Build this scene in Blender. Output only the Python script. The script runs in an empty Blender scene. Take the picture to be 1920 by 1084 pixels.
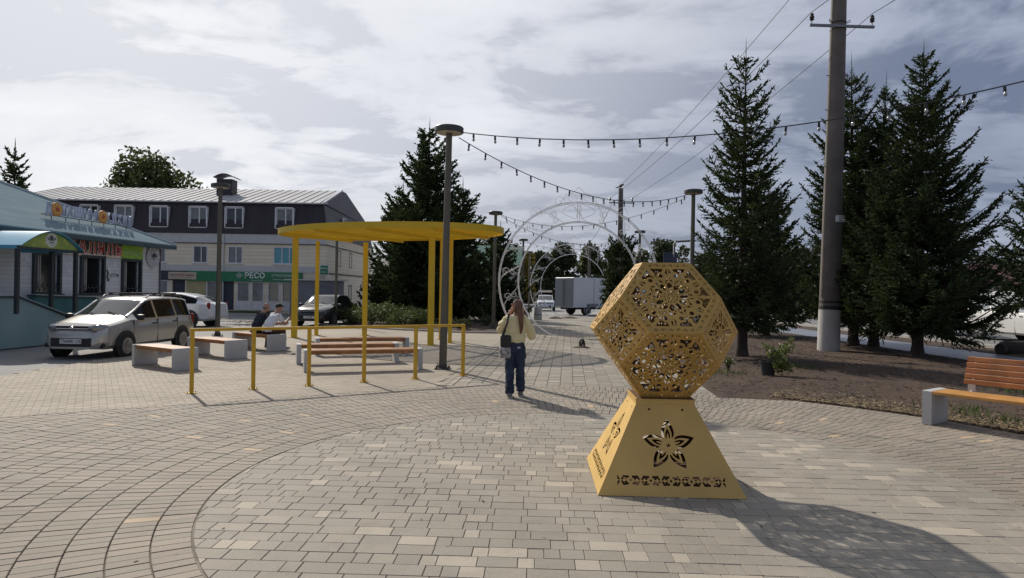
import bpy, bmesh, math, random
import numpy as np
from mathutils import Vector, Matrix
R = math.radians
random.seed(7)
rng = np.random.default_rng(7)
S = bpy.context.scene
COL = S.collection

# ------------------------------------------------------------------ camera, sky, sun, exposure
cam = bpy.data.cameras.new('camera')
cam.sensor_width = 36.0
cam.lens = 36.0 * 1240 / 1920
cam.clip_start = 0.05
cam.clip_end = 3000
cob = bpy.data.objects.new('camera', cam)
COL.objects.link(cob)
CAMZ = 1.75
cob.matrix_world = (Matrix.Translation((0, 0, CAMZ)) @ Matrix.Rotation(math.pi / 2 + math.atan(4 / 1240), 4, 'X')
                    @ Matrix.Rotation(R(0.9), 4, 'Z'))
S.camera = cob

SUN_ELEV, SUN_AZ = 37.0, 34.0           # azimuth in degrees to the left of straight ahead
sun_dir = Vector((-math.sin(R(SUN_AZ)) * math.cos(R(SUN_ELEV)), math.cos(R(SUN_AZ)) * math.cos(R(SUN_ELEV)), math.sin(R(SUN_ELEV))))
sl = bpy.data.lights.new('sun', 'SUN')
sl.energy = 4.1
sl.angle = R(0.8)
sl.color = (1.0, 0.93, 0.82)
so = bpy.data.objects.new('sun', sl)
COL.objects.link(so)
so.rotation_euler = sun_dir.to_track_quat('Z', 'Y').to_euler()

W = bpy.data.worlds.new('World')
S.world = W
W.use_nodes = True
def build_world():
    nt = W.node_tree
    nt.nodes.clear()
    N, Lk = nt.nodes.new, nt.links.new
    out = N('ShaderNodeOutputWorld'); bg = N('ShaderNodeBackground')
    bg.inputs['Strength'].default_value = 0.1
    Lk(bg.outputs[0], out.inputs[0])
    sky = N('ShaderNodeTexSky'); sky.sky_type = 'NISHITA'; sky.sun_disc = False
    sky.sun_elevation = R(SUN_ELEV); sky.sun_rotation = R(-SUN_AZ)
    sky.air_density = 1.0; sky.dust_density = 1.5
    tc = N('ShaderNodeTexCoord')
    sep = N('ShaderNodeSeparateXYZ'); Lk(tc.outputs['Generated'], sep.inputs[0])
    def m(op, a, b=None, c=None):
        n = N('ShaderNodeMath'); n.operation = op
        for i, v in enumerate((a, b, c)):
            if v is None: continue
            if isinstance(v, (int, float)): n.inputs[i].default_value = v
            else: Lk(v, n.inputs[i])
        return n.outputs[0]
    # project the direction on a flat cloud deck
    zc = m('ADD', m('MAXIMUM', sep.outputs[2], 0.0), 0.16)
    cx = m('DIVIDE', sep.outputs[0], zc); cy = m('DIVIDE', sep.outputs[1], zc)
    cmb = N('ShaderNodeCombineXYZ'); Lk(cx, cmb.inputs[0]); Lk(cy, cmb.inputs[1]); cmb.inputs[2].default_value = 3.7
    def noise(scale, detail, rough, dist=0.0, off=0.0):
        mp = N('ShaderNodeMapping'); Lk(cmb.outputs[0], mp.inputs[0]); mp.inputs['Location'].default_value = (off, off * 1.7, off)
        mp.inputs['Scale'].default_value = (0.75, 1.0, 1.0)
        n = N('ShaderNodeTexNoise'); Lk(mp.outputs[0], n.inputs['Vector'])
        n.inputs['Scale'].default_value = scale; n.inputs['Detail'].default_value = detail
        n.inputs['Roughness'].default_value = rough; n.inputs['Distortion'].default_value = dist
        return n.outputs['Fac']
    def ss(v, a, b):
        n = N('ShaderNodeMapRange'); n.interpolation_type = 'SMOOTHSTEP'
        Lk(v, n.inputs[0]); n.inputs[1].default_value = a; n.inputs[2].default_value = b
        return n.outputs[0]
    big = noise(0.62, 4, 0.5, 0.4, 4.3)
    mid = noise(1.35, 7, 0.58, 0.5, 1.2)
    fine = noise(2.9, 7, 0.62, 0.35, 8.0)
    # glow of the veil around the sun (forward scattering in thin cloud)
    dot = N('ShaderNodeVectorMath'); dot.operation = 'DOT_PRODUCT'
    nrm = N('ShaderNodeVectorMath'); nrm.operation = 'NORMALIZE'; Lk(tc.outputs['Generated'], nrm.inputs[0])
    Lk(nrm.outputs[0], dot.inputs[0]); dot.inputs[1].default_value = sun_dir
    glow = ss(dot.outputs['Value'], 0.45, 1.06)
    # layered cloud thickness: broad banks, ragged darker puffs, wisps of veil
    bank = ss(m('ADD', m('MULTIPLY', big, 0.6), m('MULTIPLY', mid, 0.4)), 0.36, 0.56)
    puffs = m('MULTIPLY', ss(mid, 0.47, 0.58), ss(fine, 0.40, 0.58))
    dark = m('MINIMUM', m('ADD', m('ADD', m('MULTIPLY', bank, 0.55), m('MULTIPLY', puffs, 0.62)), m('MULTIPLY', ss(fine, 0.35, 0.7), 0.18)), 1.0)
    # colours (times ten, because the background strength is 0.1)
    def mix(f, a, b):
        n = N('ShaderNodeMix'); n.data_type = 'RGBA'
        if isinstance(f, (int, float)): n.inputs[0].default_value = f
        else: Lk(f, n.inputs[0])
        for k, v in ((6, a), (7, b)):
            if isinstance(v, tuple): n.inputs[k].default_value = (*v, 1)
            else: Lk(v, n.inputs[k])
        return n.outputs[2]
    veil = mix(glow, (4.2, 4.65, 5.85), (11.4, 11.4, 11.4))
    grey = mix(glow, (1.65, 2.0, 2.95), (7.5, 7.7, 8.3))
    clouds = mix(dark, veil, grey)
    tot = mix(0.92, sky.outputs[0], clouds)
    Lk(tot, bg.inputs[0])
build_world()
S.view_settings.view_transform = 'Standard'
S.view_settings.look = 'None'
S.view_settings.exposure = 0.0
S.view_settings.gamma = 1.0
S.render.film_transparent = False
try:
    S.cycles.max_bounces = 6
    S.cycles.transparent_max_bounces = 6
    S.cycles.use_denoising = True
except Exception:
    pass

# ------------------------------------------------------------------ materials
MATS = {}
def mat(name, col, rough=0.6, metal=0.0, var=0.12, scale=3.0, bump=0.0, bscale=30.0, spec=0.5, col2=None, detail=5.0,
        coords='Object', rnd=0.0, emit=None, trans=0.0, coat=0.0, thin=0.0):
    if name in MATS: return MATS[name]
    mt = bpy.data.materials.new(name); mt.use_nodes = True
    nt = mt.node_tree; N, Lk = nt.nodes.new, nt.links.new
    b = nt.nodes['Principled BSDF']
    b.inputs['Roughness'].default_value = rough
    b.inputs['Metallic'].default_value = metal
    b.inputs['Specular IOR Level'].default_value = spec
    if coat: b.inputs['Coat Weight'].default_value = coat; b.inputs['Coat Roughness'].default_value = 0.08
    if trans: b.inputs['Transmission Weight'].default_value = trans
    tc = N('ShaderNodeTexCoord')
    n = N('ShaderNodeTexNoise'); n.inputs['Scale'].default_value = scale; n.inputs['Detail'].default_value = detail
    Lk(tc.outputs[coords], n.inputs['Vector'])
    mx = N('ShaderNodeMix'); mx.data_type = 'RGBA'
    rp = N('ShaderNodeMapRange'); rp.inputs[1].default_value = 0.3; rp.inputs[2].default_value = 0.7
    Lk(n.outputs['Fac'], rp.inputs[0]); Lk(rp.outputs[0], mx.inputs[0])
    c2 = col2 if col2 else tuple(min(1, c * (1 + var)) for c in col)
    c1 = col if col2 else tuple(c * (1 - var) for c in col)
    mx.inputs[6].default_value = (*c1, 1); mx.inputs[7].default_value = (*c2, 1)
    co = mx.outputs[2]
    if rnd:
        geo = N('ShaderNodeNewGeometry')
        mr = N('ShaderNodeMapRange'); mr.inputs[3].default_value = 1 - rnd; mr.inputs[4].default_value = 1 + rnd
        Lk(geo.outputs['Random Per Island'], mr.inputs[0])
        vm = N('ShaderNodeVectorMath'); vm.operation = 'SCALE'
        Lk(co, vm.inputs[0]); Lk(mr.outputs[0], vm.inputs['Scale']); co = vm.outputs[0]
    Lk(co, b.inputs['Base Color'])
    if bump:
        n2 = N('ShaderNodeTexNoise'); n2.inputs['Scale'].default_value = bscale; n2.inputs['Detail'].default_value = 6
        Lk(tc.outputs[coords], n2.inputs['Vector'])
        bp = N('ShaderNodeBump'); bp.inputs['Strength'].default_value = bump; bp.inputs['Distance'].default_value = 0.02
        Lk(n2.outputs['Fac'], bp.inputs['Height']); Lk(bp.outputs[0], b.inputs['Normal'])
    if emit:
        b.inputs['Emission Color'].default_value = (*emit[0], 1); b.inputs['Emission Strength'].default_value = emit[1]
    if thin:                                     # leaves and needles let some light through
        tr = N('ShaderNodeBsdfTranslucent'); Lk(co, tr.inputs[0]); ms = N('ShaderNodeMixShader'); ms.inputs[0].default_value = thin
        Lk(b.outputs[0], ms.inputs[1]); Lk(tr.outputs[0], ms.inputs[2]); Lk(ms.outputs[0], nt.nodes['Material Output'].inputs[0])
    MATS[name] = mt
    return mt

def siding_mat(name, c1, c2, pitch, rough=0.6, axis='z', depth=0.5, spec=0.35):
    """overlapping boards / ribbed sheet: fine relief as bump"""
    mt = bpy.data.materials.new(name); mt.use_nodes = True
    nt = mt.node_tree; N, Lk = nt.nodes.new, nt.links.new
    b = nt.nodes['Principled BSDF']; b.inputs['Roughness'].default_value = rough; b.inputs['Specular IOR Level'].default_value = spec
    tc = N('ShaderNodeTexCoord'); sp = N('ShaderNodeSeparateXYZ'); Lk(tc.outputs['Object'], sp.inputs[0])
    d = N('ShaderNodeMath'); d.operation = 'DIVIDE'; Lk(sp.outputs['xyz'.index(axis)], d.inputs[0]); d.inputs[1].default_value = pitch
    fr = N('ShaderNodeMath'); fr.operation = 'FRACT'; Lk(d.outputs[0], fr.inputs[0])
    fl = N('ShaderNodeMath'); fl.operation = 'FLOOR'; Lk(d.outputs[0], fl.inputs[0])
    wn = N('ShaderNodeTexWhiteNoise'); wn.noise_dimensions = '1D'; Lk(fl.outputs[0], wn.inputs['W'])
    n = N('ShaderNodeTexNoise'); n.inputs['Scale'].default_value = 0.9; n.inputs['Detail'].default_value = 4; Lk(tc.outputs['Object'], n.inputs['Vector'])
    ad = N('ShaderNodeMath'); ad.operation = 'MULTIPLY_ADD'; Lk(wn.outputs['Value'], ad.inputs[0]); ad.inputs[1].default_value = 0.35
    Lk(n.outputs['Fac'], ad.inputs[2])
    mr = N('ShaderNodeMapRange'); mr.inputs[1].default_value = 0.35; mr.inputs[2].default_value = 0.95; Lk(ad.outputs[0], mr.inputs[0])
    mx = N('ShaderNodeMix'); mx.data_type = 'RGBA'; Lk(mr.outputs[0], mx.inputs[0])
    mx.inputs[6].default_value = (*c1, 1); mx.inputs[7].default_value = (*c2, 1)
    # groove between the boards: a line darker towards the joint
    gr = N('ShaderNodeMapRange'); gr.inputs[1].default_value = 0.0; gr.inputs[2].default_value = 0.13
    gr.inputs[3].default_value = 0.55; gr.inputs[4].default_value = 1.0; Lk(fr.outputs[0], gr.inputs[0])
    vm = N('ShaderNodeVectorMath'); vm.operation = 'SCALE'; Lk(mx.outputs[2], vm.inputs[0]); Lk(gr.outputs[0], vm.inputs['Scale'])
    Lk(vm.outputs[0], b.inputs['Base Color'])
    bp = N('ShaderNodeBump'); bp.inputs['Strength'].default_value = depth; bp.inputs['Distance'].default_value = 0.03
    Lk(fr.outputs[0], bp.inputs['Height']); Lk(bp.outputs[0], b.inputs['Normal'])
    MATS[name] = mt
    return mt

def paver_mat(name, ramp, rough=0.8, per='island'):
    """colour drawn per paver from a ramp, with fine grain and stains"""
    mt = bpy.data.materials.new(name); mt.use_nodes = True
    nt = mt.node_tree; N, Lk = nt.nodes.new, nt.links.new
    b = nt.nodes['Principled BSDF']; b.inputs['Roughness'].default_value = rough; b.inputs['Specular IOR Level'].default_value = 0.3
    if per == 'island':
        g = N('ShaderNodeNewGeometry'); src = g.outputs['Random Per Island']
    else:
        g = N('ShaderNodeObjectInfo'); src = g.outputs['Random']
    cr = N('ShaderNodeValToRGB'); cr.color_ramp.interpolation = 'CONSTANT'
    e = cr.color_ramp.elements
    e[0].position = 0.0; e[0].color = (*ramp[0][1], 1); e[1].position = ramp[1][0]; e[1].color = (*ramp[1][1], 1)
    for p, c in ramp[2:]:
        x = e.new(p); x.color = (*c, 1)
    Lk(src, cr.inputs[0])
    geo = N('ShaderNodeNewGeometry')
    n = N('ShaderNodeTexNoise'); n.inputs['Scale'].default_value = 0.55; n.inputs['Detail'].default_value = 7; n.inputs['Roughness'].default_value = 0.65
    Lk(geo.outputs['Position'], n.inputs['Vector'])
    n2 = N('ShaderNodeTexNoise'); n2.inputs['Scale'].default_value = 60; n2.inputs['Detail'].default_value = 3
    Lk(geo.outputs['Position'], n2.inputs['Vector'])
    mr = N('ShaderNodeMapRange'); mr.inputs[1].default_value = 0.3; mr.inputs[2].default_value = 0.7; mr.inputs[3].default_value = 0.80; mr.inputs[4].default_value = 1.12
    Lk(n.outputs['Fac'], mr.inputs[0])
    # dirt patches and drip spots with a shape of their own
    n3 = N('ShaderNodeTexNoise'); n3.inputs['Scale'].default_value = 1.7; n3.inputs['Detail'].default_value = 9; n3.inputs['Roughness'].default_value = 0.72; n3.inputs['Distortion'].default_value = 0.6
    Lk(geo.outputs['Position'], n3.inputs['Vector'])
    mr3 = N('ShaderNodeMapRange'); mr3.inputs[1].default_value = 0.52; mr3.inputs[2].default_value = 0.72; mr3.inputs[3].default_value = 1.0; mr3.inputs[4].default_value = 0.78
    Lk(n3.outputs['Fac'], mr3.inputs[0])
    n4 = N('ShaderNodeTexVoronoi'); n4.inputs['Scale'].default_value = 3.3; Lk(geo.outputs['Position'], n4.inputs['Vector'])
    mr4 = N('ShaderNodeMapRange'); mr4.inputs[1].default_value = 0.035; mr4.inputs[2].default_value = 0.06; mr4.inputs[3].default_value = 0.62; mr4.inputs[4].default_value = 1.0
    Lk(n4.outputs['Distance'], mr4.inputs[0])
    mu0 = N('ShaderNodeMath'); mu0.operation = 'MULTIPLY'; Lk(mr3.outputs[0], mu0.inputs[0]); Lk(mr4.outputs[0], mu0.inputs[1])
    mr2 = N('ShaderNodeMapRange'); mr2.inputs[1].default_value = 0.3; mr2.inputs[2].default_value = 0.7; mr2.inputs[3].default_value = 0.9; mr2.inputs[4].default_value = 1.08
    Lk(n2.outputs['Fac'], mr2.inputs[0])
    mu = N('ShaderNodeMath'); mu.operation = 'MULTIPLY'; Lk(mr.outputs[0], mu.inputs[0]); Lk(mr2.outputs[0], mu.inputs[1])
    mu1 = N('ShaderNodeMath'); mu1.operation = 'MULTIPLY'; Lk(mu.outputs[0], mu1.inputs[0]); Lk(mu0.outputs[0], mu1.inputs[1])
    vm = N('ShaderNodeVectorMath'); vm.operation = 'SCALE'; Lk(cr.outputs[0], vm.inputs[0]); Lk(mu1.outputs[0], vm.inputs['Scale'])
    Lk(vm.outputs[0], b.inputs['Base Color'])
    bp = N('ShaderNodeBump'); bp.inputs['Strength'].default_value = 0.25; bp.inputs['Distance'].default_value = 0.004
    Lk(n2.outputs['Fac'], bp.inputs['Height']); Lk(bp.outputs[0], b.inputs['Normal'])
    MATS[name] = mt
    return mt

def glass_mat(name, col=(0.02, 0.025, 0.03), rough=0.05):
    return mat(name, col, rough, 0.0, var=0.25, scale=0.8, spec=1.0)

# ------------------------------------------------------------------ mesh helpers
class MB:
    def __init__(self): self.v = []; self.f = []; self.m = []
    def add(self, vs, fs, mi=0):
        o = len(self.v); self.v.extend([tuple(p) for p in vs])
        self.f.extend([tuple(i + o for i in f) for f in fs]); self.m.extend([mi] * len(fs))
        return self
    def box(self, c, s, rz=0.0, mi=0, bev=0.0, M=None):
        hx, hy, hz = s[0] / 2, s[1] / 2, s[2] / 2
        if bev:
            b = min(bev, hx * .9, hy * .9, hz * .9)
            vs = []
            for z, k in ((-hz, b), (-hz + b, 0), (hz - b, 0), (hz, b)):
                vs += [(-hx + k, -hy + k, z), (hx - k, -hy + k, z), (hx - k, hy - k, z), (-hx + k, hy - k, z)]
            fs = [(3, 2, 1, 0), (12, 13, 14, 15)]
            for L in range(3):
                for i in range(4):
                    j = (i + 1) % 4
                    fs.append((L * 4 + i, L * 4 + j, L * 4 + 4 + j, L * 4 + 4 + i))
        else:
            vs = [(x, y, z) for z in (-hz, hz) for x, y in ((-hx, -hy), (hx, -hy), (hx, hy), (-hx, hy))]
            fs = [(3, 2, 1, 0), (4, 5, 6, 7), (0, 1, 5, 4), (1, 2, 6, 5), (2, 3, 7, 6), (3, 0, 4, 7)]
        if M is not None:
            vs = [M @ Vector(p) for p in vs]; vs = [(p[0] + c[0], p[1] + c[1], p[2] + c[2]) for p in vs]
        else:
            cr, sr = math.cos(rz), math.sin(rz)
            vs = [(c[0] + x * cr - y * sr, c[1] + x * sr + y * cr, c[2] + z) for x, y, z in vs]
        return self.add(vs, fs, mi)
    def tube(self, path, r, n=8, mi=0, caps=True, closed=False):
        P = [Vector(p) for p in path]; k = len(P)
        rs = r if isinstance(r, (list, tuple)) else [r] * k
        vs = []; up = None
        for i in range(k):
            if closed: t = P[(i + 1) % k] - P[i - 1]
            else: t = P[min(i + 1, k - 1)] - P[max(i - 1, 0)]
            t = t.normalized() if t.length > 1e-9 else Vector((0, 0, 1))
            if up is None:
                a = Vector((0, 0, 1)) if abs(t.z) < 0.9 else Vector((1, 0, 0))
                u = t.cross(a).normalized()
            else:
                u = (up - t * up.dot(t))
                u = u.normalized() if u.length > 1e-6 else t.orthogonal().normalized()
            up = u; w = t.cross(u)
            for j in range(n):
                a = 2 * math.pi * j / n
                vs.append(P[i] + (u * math.cos(a) + w * math.sin(a)) * rs[i])
        fs = []
        for i in range(k if closed else k - 1):
            i2 = (i + 1) % k
            for j in range(n):
                j2 = (j + 1) % n
                fs.append((i * n + j, i * n + j2, i2 * n + j2, i2 * n + j))
        if caps and not closed:
            fs.append(tuple(range(n - 1, -1, -1))); fs.append(tuple((k - 1) * n + j for j in range(n)))
        return self.add(vs, fs, mi)
    def lathe(self, prof, c=(0, 0, 0), n=24, mi=0, M=None):
        vs = []
        for r, z in prof:
            for j in range(n):
                a = 2 * math.pi * j / n
                p = Vector((r * math.cos(a), r * math.sin(a), z))
                if M is not None: p = M @ p
                vs.append((p[0] + c[0], p[1] + c[1], p[2] + c[2]))
        fs = []
        for i in range(len(prof) - 1):
            for j in range(n):
                j2 = (j + 1) % n
                fs.append((i * n + j, i * n + j2, (i + 1) * n + j2, (i + 1) * n + j))
        fs.append(tuple(range(n - 1, -1, -1))); fs.append(tuple((len(prof) - 1) * n + j for j in range(n)))
        return self.add(vs, fs, mi)
    def prism(self, poly, z0, z1, mi=0, bev=0.0):
        k = len(poly)
        if bev:
            cx = sum(p[0] for p in poly) / k; cy = sum(p[1] for p in poly) / k
            ins = []
            for p in poly:
                d = math.hypot(p[0] - cx, p[1] - cy) or 1
                ins.append((p[0] + (cx - p[0]) / d * bev, p[1] + (cy - p[1]) / d * bev))
            vs = [(x, y, z0) for x, y in poly] + [(x, y, z1 - bev) for x, y in poly] + [(x, y, z1) for x, y in ins]
            fs = [tuple(2 * k + i for i in range(k))]
            for i in range(k):
                j = (i + 1) % k
                fs += [(i, j, k + j, k + i), (k + i, k + j, 2 * k + j, 2 * k + i)]
        else:
            vs = [(x, y, z0) for x, y in poly] + [(x, y, z1) for x, y in poly]
            fs = [tuple(range(k - 1, -1, -1)), tuple(k + i for i in range(k))]
            fs += [(i, (i + 1) % k, k + (i + 1) % k, k + i) for i in range(k)]
        return self.add(vs, fs, mi)
    def mesh(self, name, mats, smooth=False):
        me = bpy.data.meshes.new(name)
        me.from_pydata(self.v, [], self.f)
        for x in (mats if isinstance(mats, (list, tuple)) else [mats]): me.materials.append(x)
        if any(self.m): me.polygons.foreach_set('material_index', self.m)
        if smooth:
            me.polygons.foreach_set('use_smooth', [True] * len(me.polygons))
            try: me.set_sharp_from_angle(angle=R(40))
            except Exception: pass
        me.update()
        return me
    def build(self, name, mats, parent=None, smooth=False, loc=None, rz=None):
        return obj(name, self.mesh(name, mats, smooth), parent, loc, rz)

def obj(name, me, parent=None, loc=None, rz=None):
    o = bpy.data.objects.new(name, me); COL.objects.link(o)
    if parent: o.parent = parent
    if loc is not None: o.location = loc
    if rz is not None: o.rotation_euler = (0, 0, rz)
    return o
def tag(o, label=None, cat=None, group=None, kind=None):
    if label: o['label'] = label
    if cat: o['category'] = cat
    if group: o['group'] = group
    if kind: o['kind'] = kind
    return o
def thing(name, label, cat, loc=(0, 0, 0), rz=0.0, group=None):
    o = bpy.data.objects.new(name, None); COL.objects.link(o)
    o.empty_display_size = 0.2
    o.location = loc; o.rotation_euler = (0, 0, rz)
    return tag(o, label, cat, group)
def copy_tree(o, parent=None):
    c = o.copy(); COL.objects.link(c); c.parent = parent
    for ch in list(o.children): copy_tree(ch, c)
    return c
def np_mesh(name, verts, quads, mat_, smooth=False):
    me = bpy.data.meshes.new(name)
    nv, nq = len(verts), len(quads)
    me.vertices.add(nv); me.vertices.foreach_set('co', np.asarray(verts, np.float32).ravel())
    k = quads.shape[1]
    me.loops.add(nq * k); me.loops.foreach_set('vertex_index', quads.astype(np.int32).ravel())
    me.polygons.add(nq); me.polygons.foreach_set('loop_start', np.arange(0, nq * k, k, dtype=np.int32))
    me.update(calc_edges=True)
    me.materials.append(mat_)
    if smooth: me.polygons.foreach_set('use_smooth', [True] * nq)
    return me
FONT_CACHE = {}
def text_mesh(body, size, extrude=0.01, m=None, align='CENTER', bold=0.0, sx=1.0):
    cu = bpy.data.curves.new('lettering', 'FONT')
    cu.body = body; cu.size = size; cu.extrude = extrude; cu.align_x = align; cu.align_y = 'CENTER'; cu.offset = bold
    cu.resolution_u = 3
    o = bpy.data.objects.new('lettering', cu)
    me = bpy.data.meshes.new_from_object(o)
    bpy.data.objects.remove(o); bpy.data.curves.remove(cu)
    if sx != 1.0:
        for v in me.vertices: v.co.x *= sx
    me.materials.clear(); me.materials.append(m)
    return me
def place_text(name, body, size, m, pos, xdir, parent, extrude=0.01, bold=0.0, sx=1.0, align='CENTER', slope=0.0):
    """upright lettering: reads along xdir, up is z, faces xdir x z side"""
    me = text_mesh(body, size, extrude, m, align, bold, sx)
    o = obj(name, me, parent)
    x = Vector((xdir[0], xdir[1], slope)).normalized(); z = Vector((0, 0, 1)); n = x.cross(z).normalized(); up = n.cross(x)
    Mx = Matrix((x, up, n)).transposed().to_4x4(); Mx.translation = Vector(pos)
    if parent is not None: Mx = Matrix.LocRotScale(parent.location, parent.rotation_euler, parent.scale).inverted() @ Mx
    o.matrix_basis = Mx
    return o
def project(p):
    q = cob.matrix_world.inverted() @ Vector(p)
    if q.z > -0.1: return None
    return (960 + 1240 * q.x / -q.z, 542 - 1240 * q.y / -q.z, -q.z)
def clip_half(poly, px, py, nx, ny):
    out = []; k = len(poly)
    for i in range(k):
        a, b = poly[i], poly[(i + 1) % k]
        da = (a[0] - px) * nx + (a[1] - py) * ny; db = (b[0] - px) * nx + (b[1] - py) * ny
        if da >= 0: out.append(a)
        if (da >= 0) != (db >= 0):
            t = da / (da - db); out.append((a[0] + (b[0] - a[0]) * t, a[1] + (b[1] - a[1]) * t))
    return out
def area(poly):
    return 0.5 * abs(sum(poly[i][0] * poly[i - 1][1] - poly[i - 1][0] * poly[i][1] for i in range(len(poly))))
# ------------------------------------------------------------------ ground
CX, CY, RD, RR = 0.93, 6.10, 3.46, 6.2          # centre of the round plaza, radius of its disc and of the ring
TLx, TLy, Tdx, Tdy = -4.7, 9.85, 0.845, 0.535    # edge of the canopy terrace
Tnx, Tny = -Tdy, Tdx
PDX = 0.085                                      # the path drifts right as it runs away
def path_left(y): return -0.95 + PDX * (y - 13.45)
def path_right(y): return path_left(y) + 4.67

m_asph = mat('asphalt', (0.20, 0.195, 0.19), 0.85, var=0.18, scale=0.35, bump=0.5, bscale=90, detail=9, col2=(0.28, 0.27, 0.255))
m_road = mat('road_asphalt', (0.13, 0.13, 0.135), 0.8, scale=0.3, bump=0.4, bscale=80, col2=(0.19, 0.185, 0.18), detail=8)
m_wet = mat('footpath_asphalt', (0.13, 0.14, 0.16), 0.38, scale=0.6, bump=0.25, bscale=60, col2=(0.2, 0.215, 0.25), detail=8)
m_bed = mat('joint_sand', (0.15, 0.128, 0.10), 0.95, var=0.35, scale=2.0)
m_soil = mat('soil', (0.030, 0.016, 0.009), 0.95, scale=0.7, bump=1.0, bscale=14, col2=(0.070, 0.040, 0.023), detail=10)
m_kerb = mat('kerb_concrete', (0.36, 0.35, 0.33), 0.85, scale=1.2, bump=0.3, bscale=40)
m_lawn = mat('lawn_soil', (0.05, 0.075, 0.025), 0.95, scale=1.5, col2=(0.09, 0.12, 0.04))

g = MB(); g.add([(-600, -120, 0), (600, -120, 0), (600, 900, 0), (-600, 900, 0)], [(0, 1, 2, 3)])
tag(g.build('ground', m_asph, loc=(0, 0, -0.03)), kind='structure')

def sheet(name, poly, z, m, parent=None):
    b = MB(); b.add([(x, y, z) for x, y in poly], [tuple(range(len(poly)))])
    o = b.build(name, m, parent)
    if not parent: tag(o, kind='structure')
    return o

grey_ramp = [(0, (0.291, 0.261, 0.214)), (0.2, (0.306, 0.274, 0.227)), (0.38, (0.277, 0.251, 0.209)), (0.55, (0.321, 0.287, 0.237)), (0.68, (0.296, 0.267, 0.223)), (0.87, (0.408, 0.360, 0.288)), (0.95, (0.351, 0.312, 0.255))]
ring_ramp = [(0, (0.267, 0.229, 0.184)), (0.16, (0.285, 0.245, 0.197)), (0.34, (0.260, 0.232, 0.184)), (0.5, (0.291, 0.245, 0.200)), (0.66, (0.267, 0.239, 0.191)), (0.8, (0.306, 0.261, 0.208)), (0.985, (0.439, 0.338, 0.232))]
path_ramp = [(0, (0.285, 0.254, 0.208)), (0.3, (0.306, 0.271, 0.221)), (0.6, (0.275, 0.247, 0.203)), (0.82, (0.327, 0.289, 0.236)), (0.95, (0.418, 0.363, 0.285))]
terr_ramp = [(0, (0.321, 0.277, 0.217)), (0.3, (0.342, 0.294, 0.232)), (0.6, (0.311, 0.271, 0.214)), (0.85, (0.362, 0.310, 0.247))]
m_disc_i, m_disc_o = paver_mat('disc_pavers', grey_ramp), paver_mat('disc_paver', grey_ramp, per='object')
m_ring_i, m_ring_o = paver_mat('ring_pavers', ring_ramp), paver_mat('ring_paver', ring_ramp, per='object')
m_path_i, m_path_o = paver_mat('path_pavers', path_ramp), paver_mat('path_paver', path_ramp, per='object')
m_terr_i, m_terr_o = paver_mat('terrace_pavers', terr_ramp), paver_mat('terrace_paver', terr_ramp, per='object')

def lay(polys, owner, m_i, m_o, n_single=300, bev=0.004, uneven=0.002):
    """polys: list of paver outlines. The ones that show largest become objects, the rest one mesh."""
    scored = []
    for i, p in enumerate(polys):
        cx = sum(q[0] for q in p) / len(p); cy = sum(q[1] for q in p) / len(p)
        pr = project((cx, cy, 0)); a = area(p)
        s = 0
        if pr and -20 < pr[0] < 1940 and pr[1] < 1100: s = a / pr[2] ** 3
        scored.append((s, i))
    scored.sort(reverse=True)
    single = {i for s, i in scored[:n_single] if s > 0}
    rest = MB()
    for i, p in enumerate(polys):
        if len(p) < 3: continue
        dz = random.uniform(-uneven, uneven)
        if i in single:
            cx = sum(q[0] for q in p) / len(p); cy = sum(q[1] for q in p) / len(p)
            b = MB(); b.prism([(x - cx, y - cy) for x, y in p], -0.028, 0.0, bev=bev)
            obj('paver', b.mesh('paver', m_o), owner, (cx, cy, dz))
        else:
            rest.prism(p, -0.028, dz, bev=bev)
    if rest.v:
        tag(rest.build('pavers', m_i, owner), kind='stuff')

# -- disc: mixed three-size pavers in rows
disc_edge = [(CX + RD * math.cos(a * math.pi / 36), CY + RD * math.sin(a * math.pi / 36)) for a in range(72)]
disc = sheet('plaza_disc', [(CX + (RD + .02) * math.cos(a * math.pi / 36), CY + (RD + .02) * math.sin(a * math.pi / 36)) for a in range(72)], -0.008, mat('disc_joint_sand', (0.185, 0.16, 0.125), 0.95, var=0.35, scale=3.0))
def disc_pavers():
    out = []; rot = R(-2.1); c, s = math.cos(rot), math.sin(rot); row = 0.162; j = 0.0018
    n = int(RD / row) + 2
    for k in range(-n, n):
        y0 = k * row; x = -RD - random.random() * 0.4
        prev = None
        while x < RD + 0.3:
            w = random.choices((0.262, 0.162, 0.108), (5, 3, 3))[0]
            q = [(x + j, y0 + j), (x + w - j, y0 + j), (x + w - j, y0 + row - j), (x + j, y0 + row - j)]
            q = [(CX + a * c - b * s, CY + a * s + b * c) for a, b in q]
            dmin = min(math.hypot(a - CX, b - CY) for a, b in q); dmax = max(math.hypot(a - CX, b - CY) for a, b in q)
            if dmax > RD - 0.004:
                if dmin < RD:
                    for i in range(72):
                        a0 = (i + .5) * math.pi / 36
                        if abs(math.atan2(math.sin(a0 - math.atan2(q[0][1] - CY, q[0][0] - CX)), math.cos(a0 - math.atan2(q[0][1] - CY, q[0][0] - CX)))) < 0.3:
                            q = clip_half(q, CX + (RD - .006) * math.cos(a0), CY + (RD - .006) * math.sin(a0), -math.cos(a0), -math.sin(a0))
                            if len(q) < 3: break
                    if len(q) >= 3 and area(q) > 0.0006: out.append(q)
            else: out.append(q)
            x += w
    return out
lay(disc_pavers(), disc, m_disc_i, m_disc_o)

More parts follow.
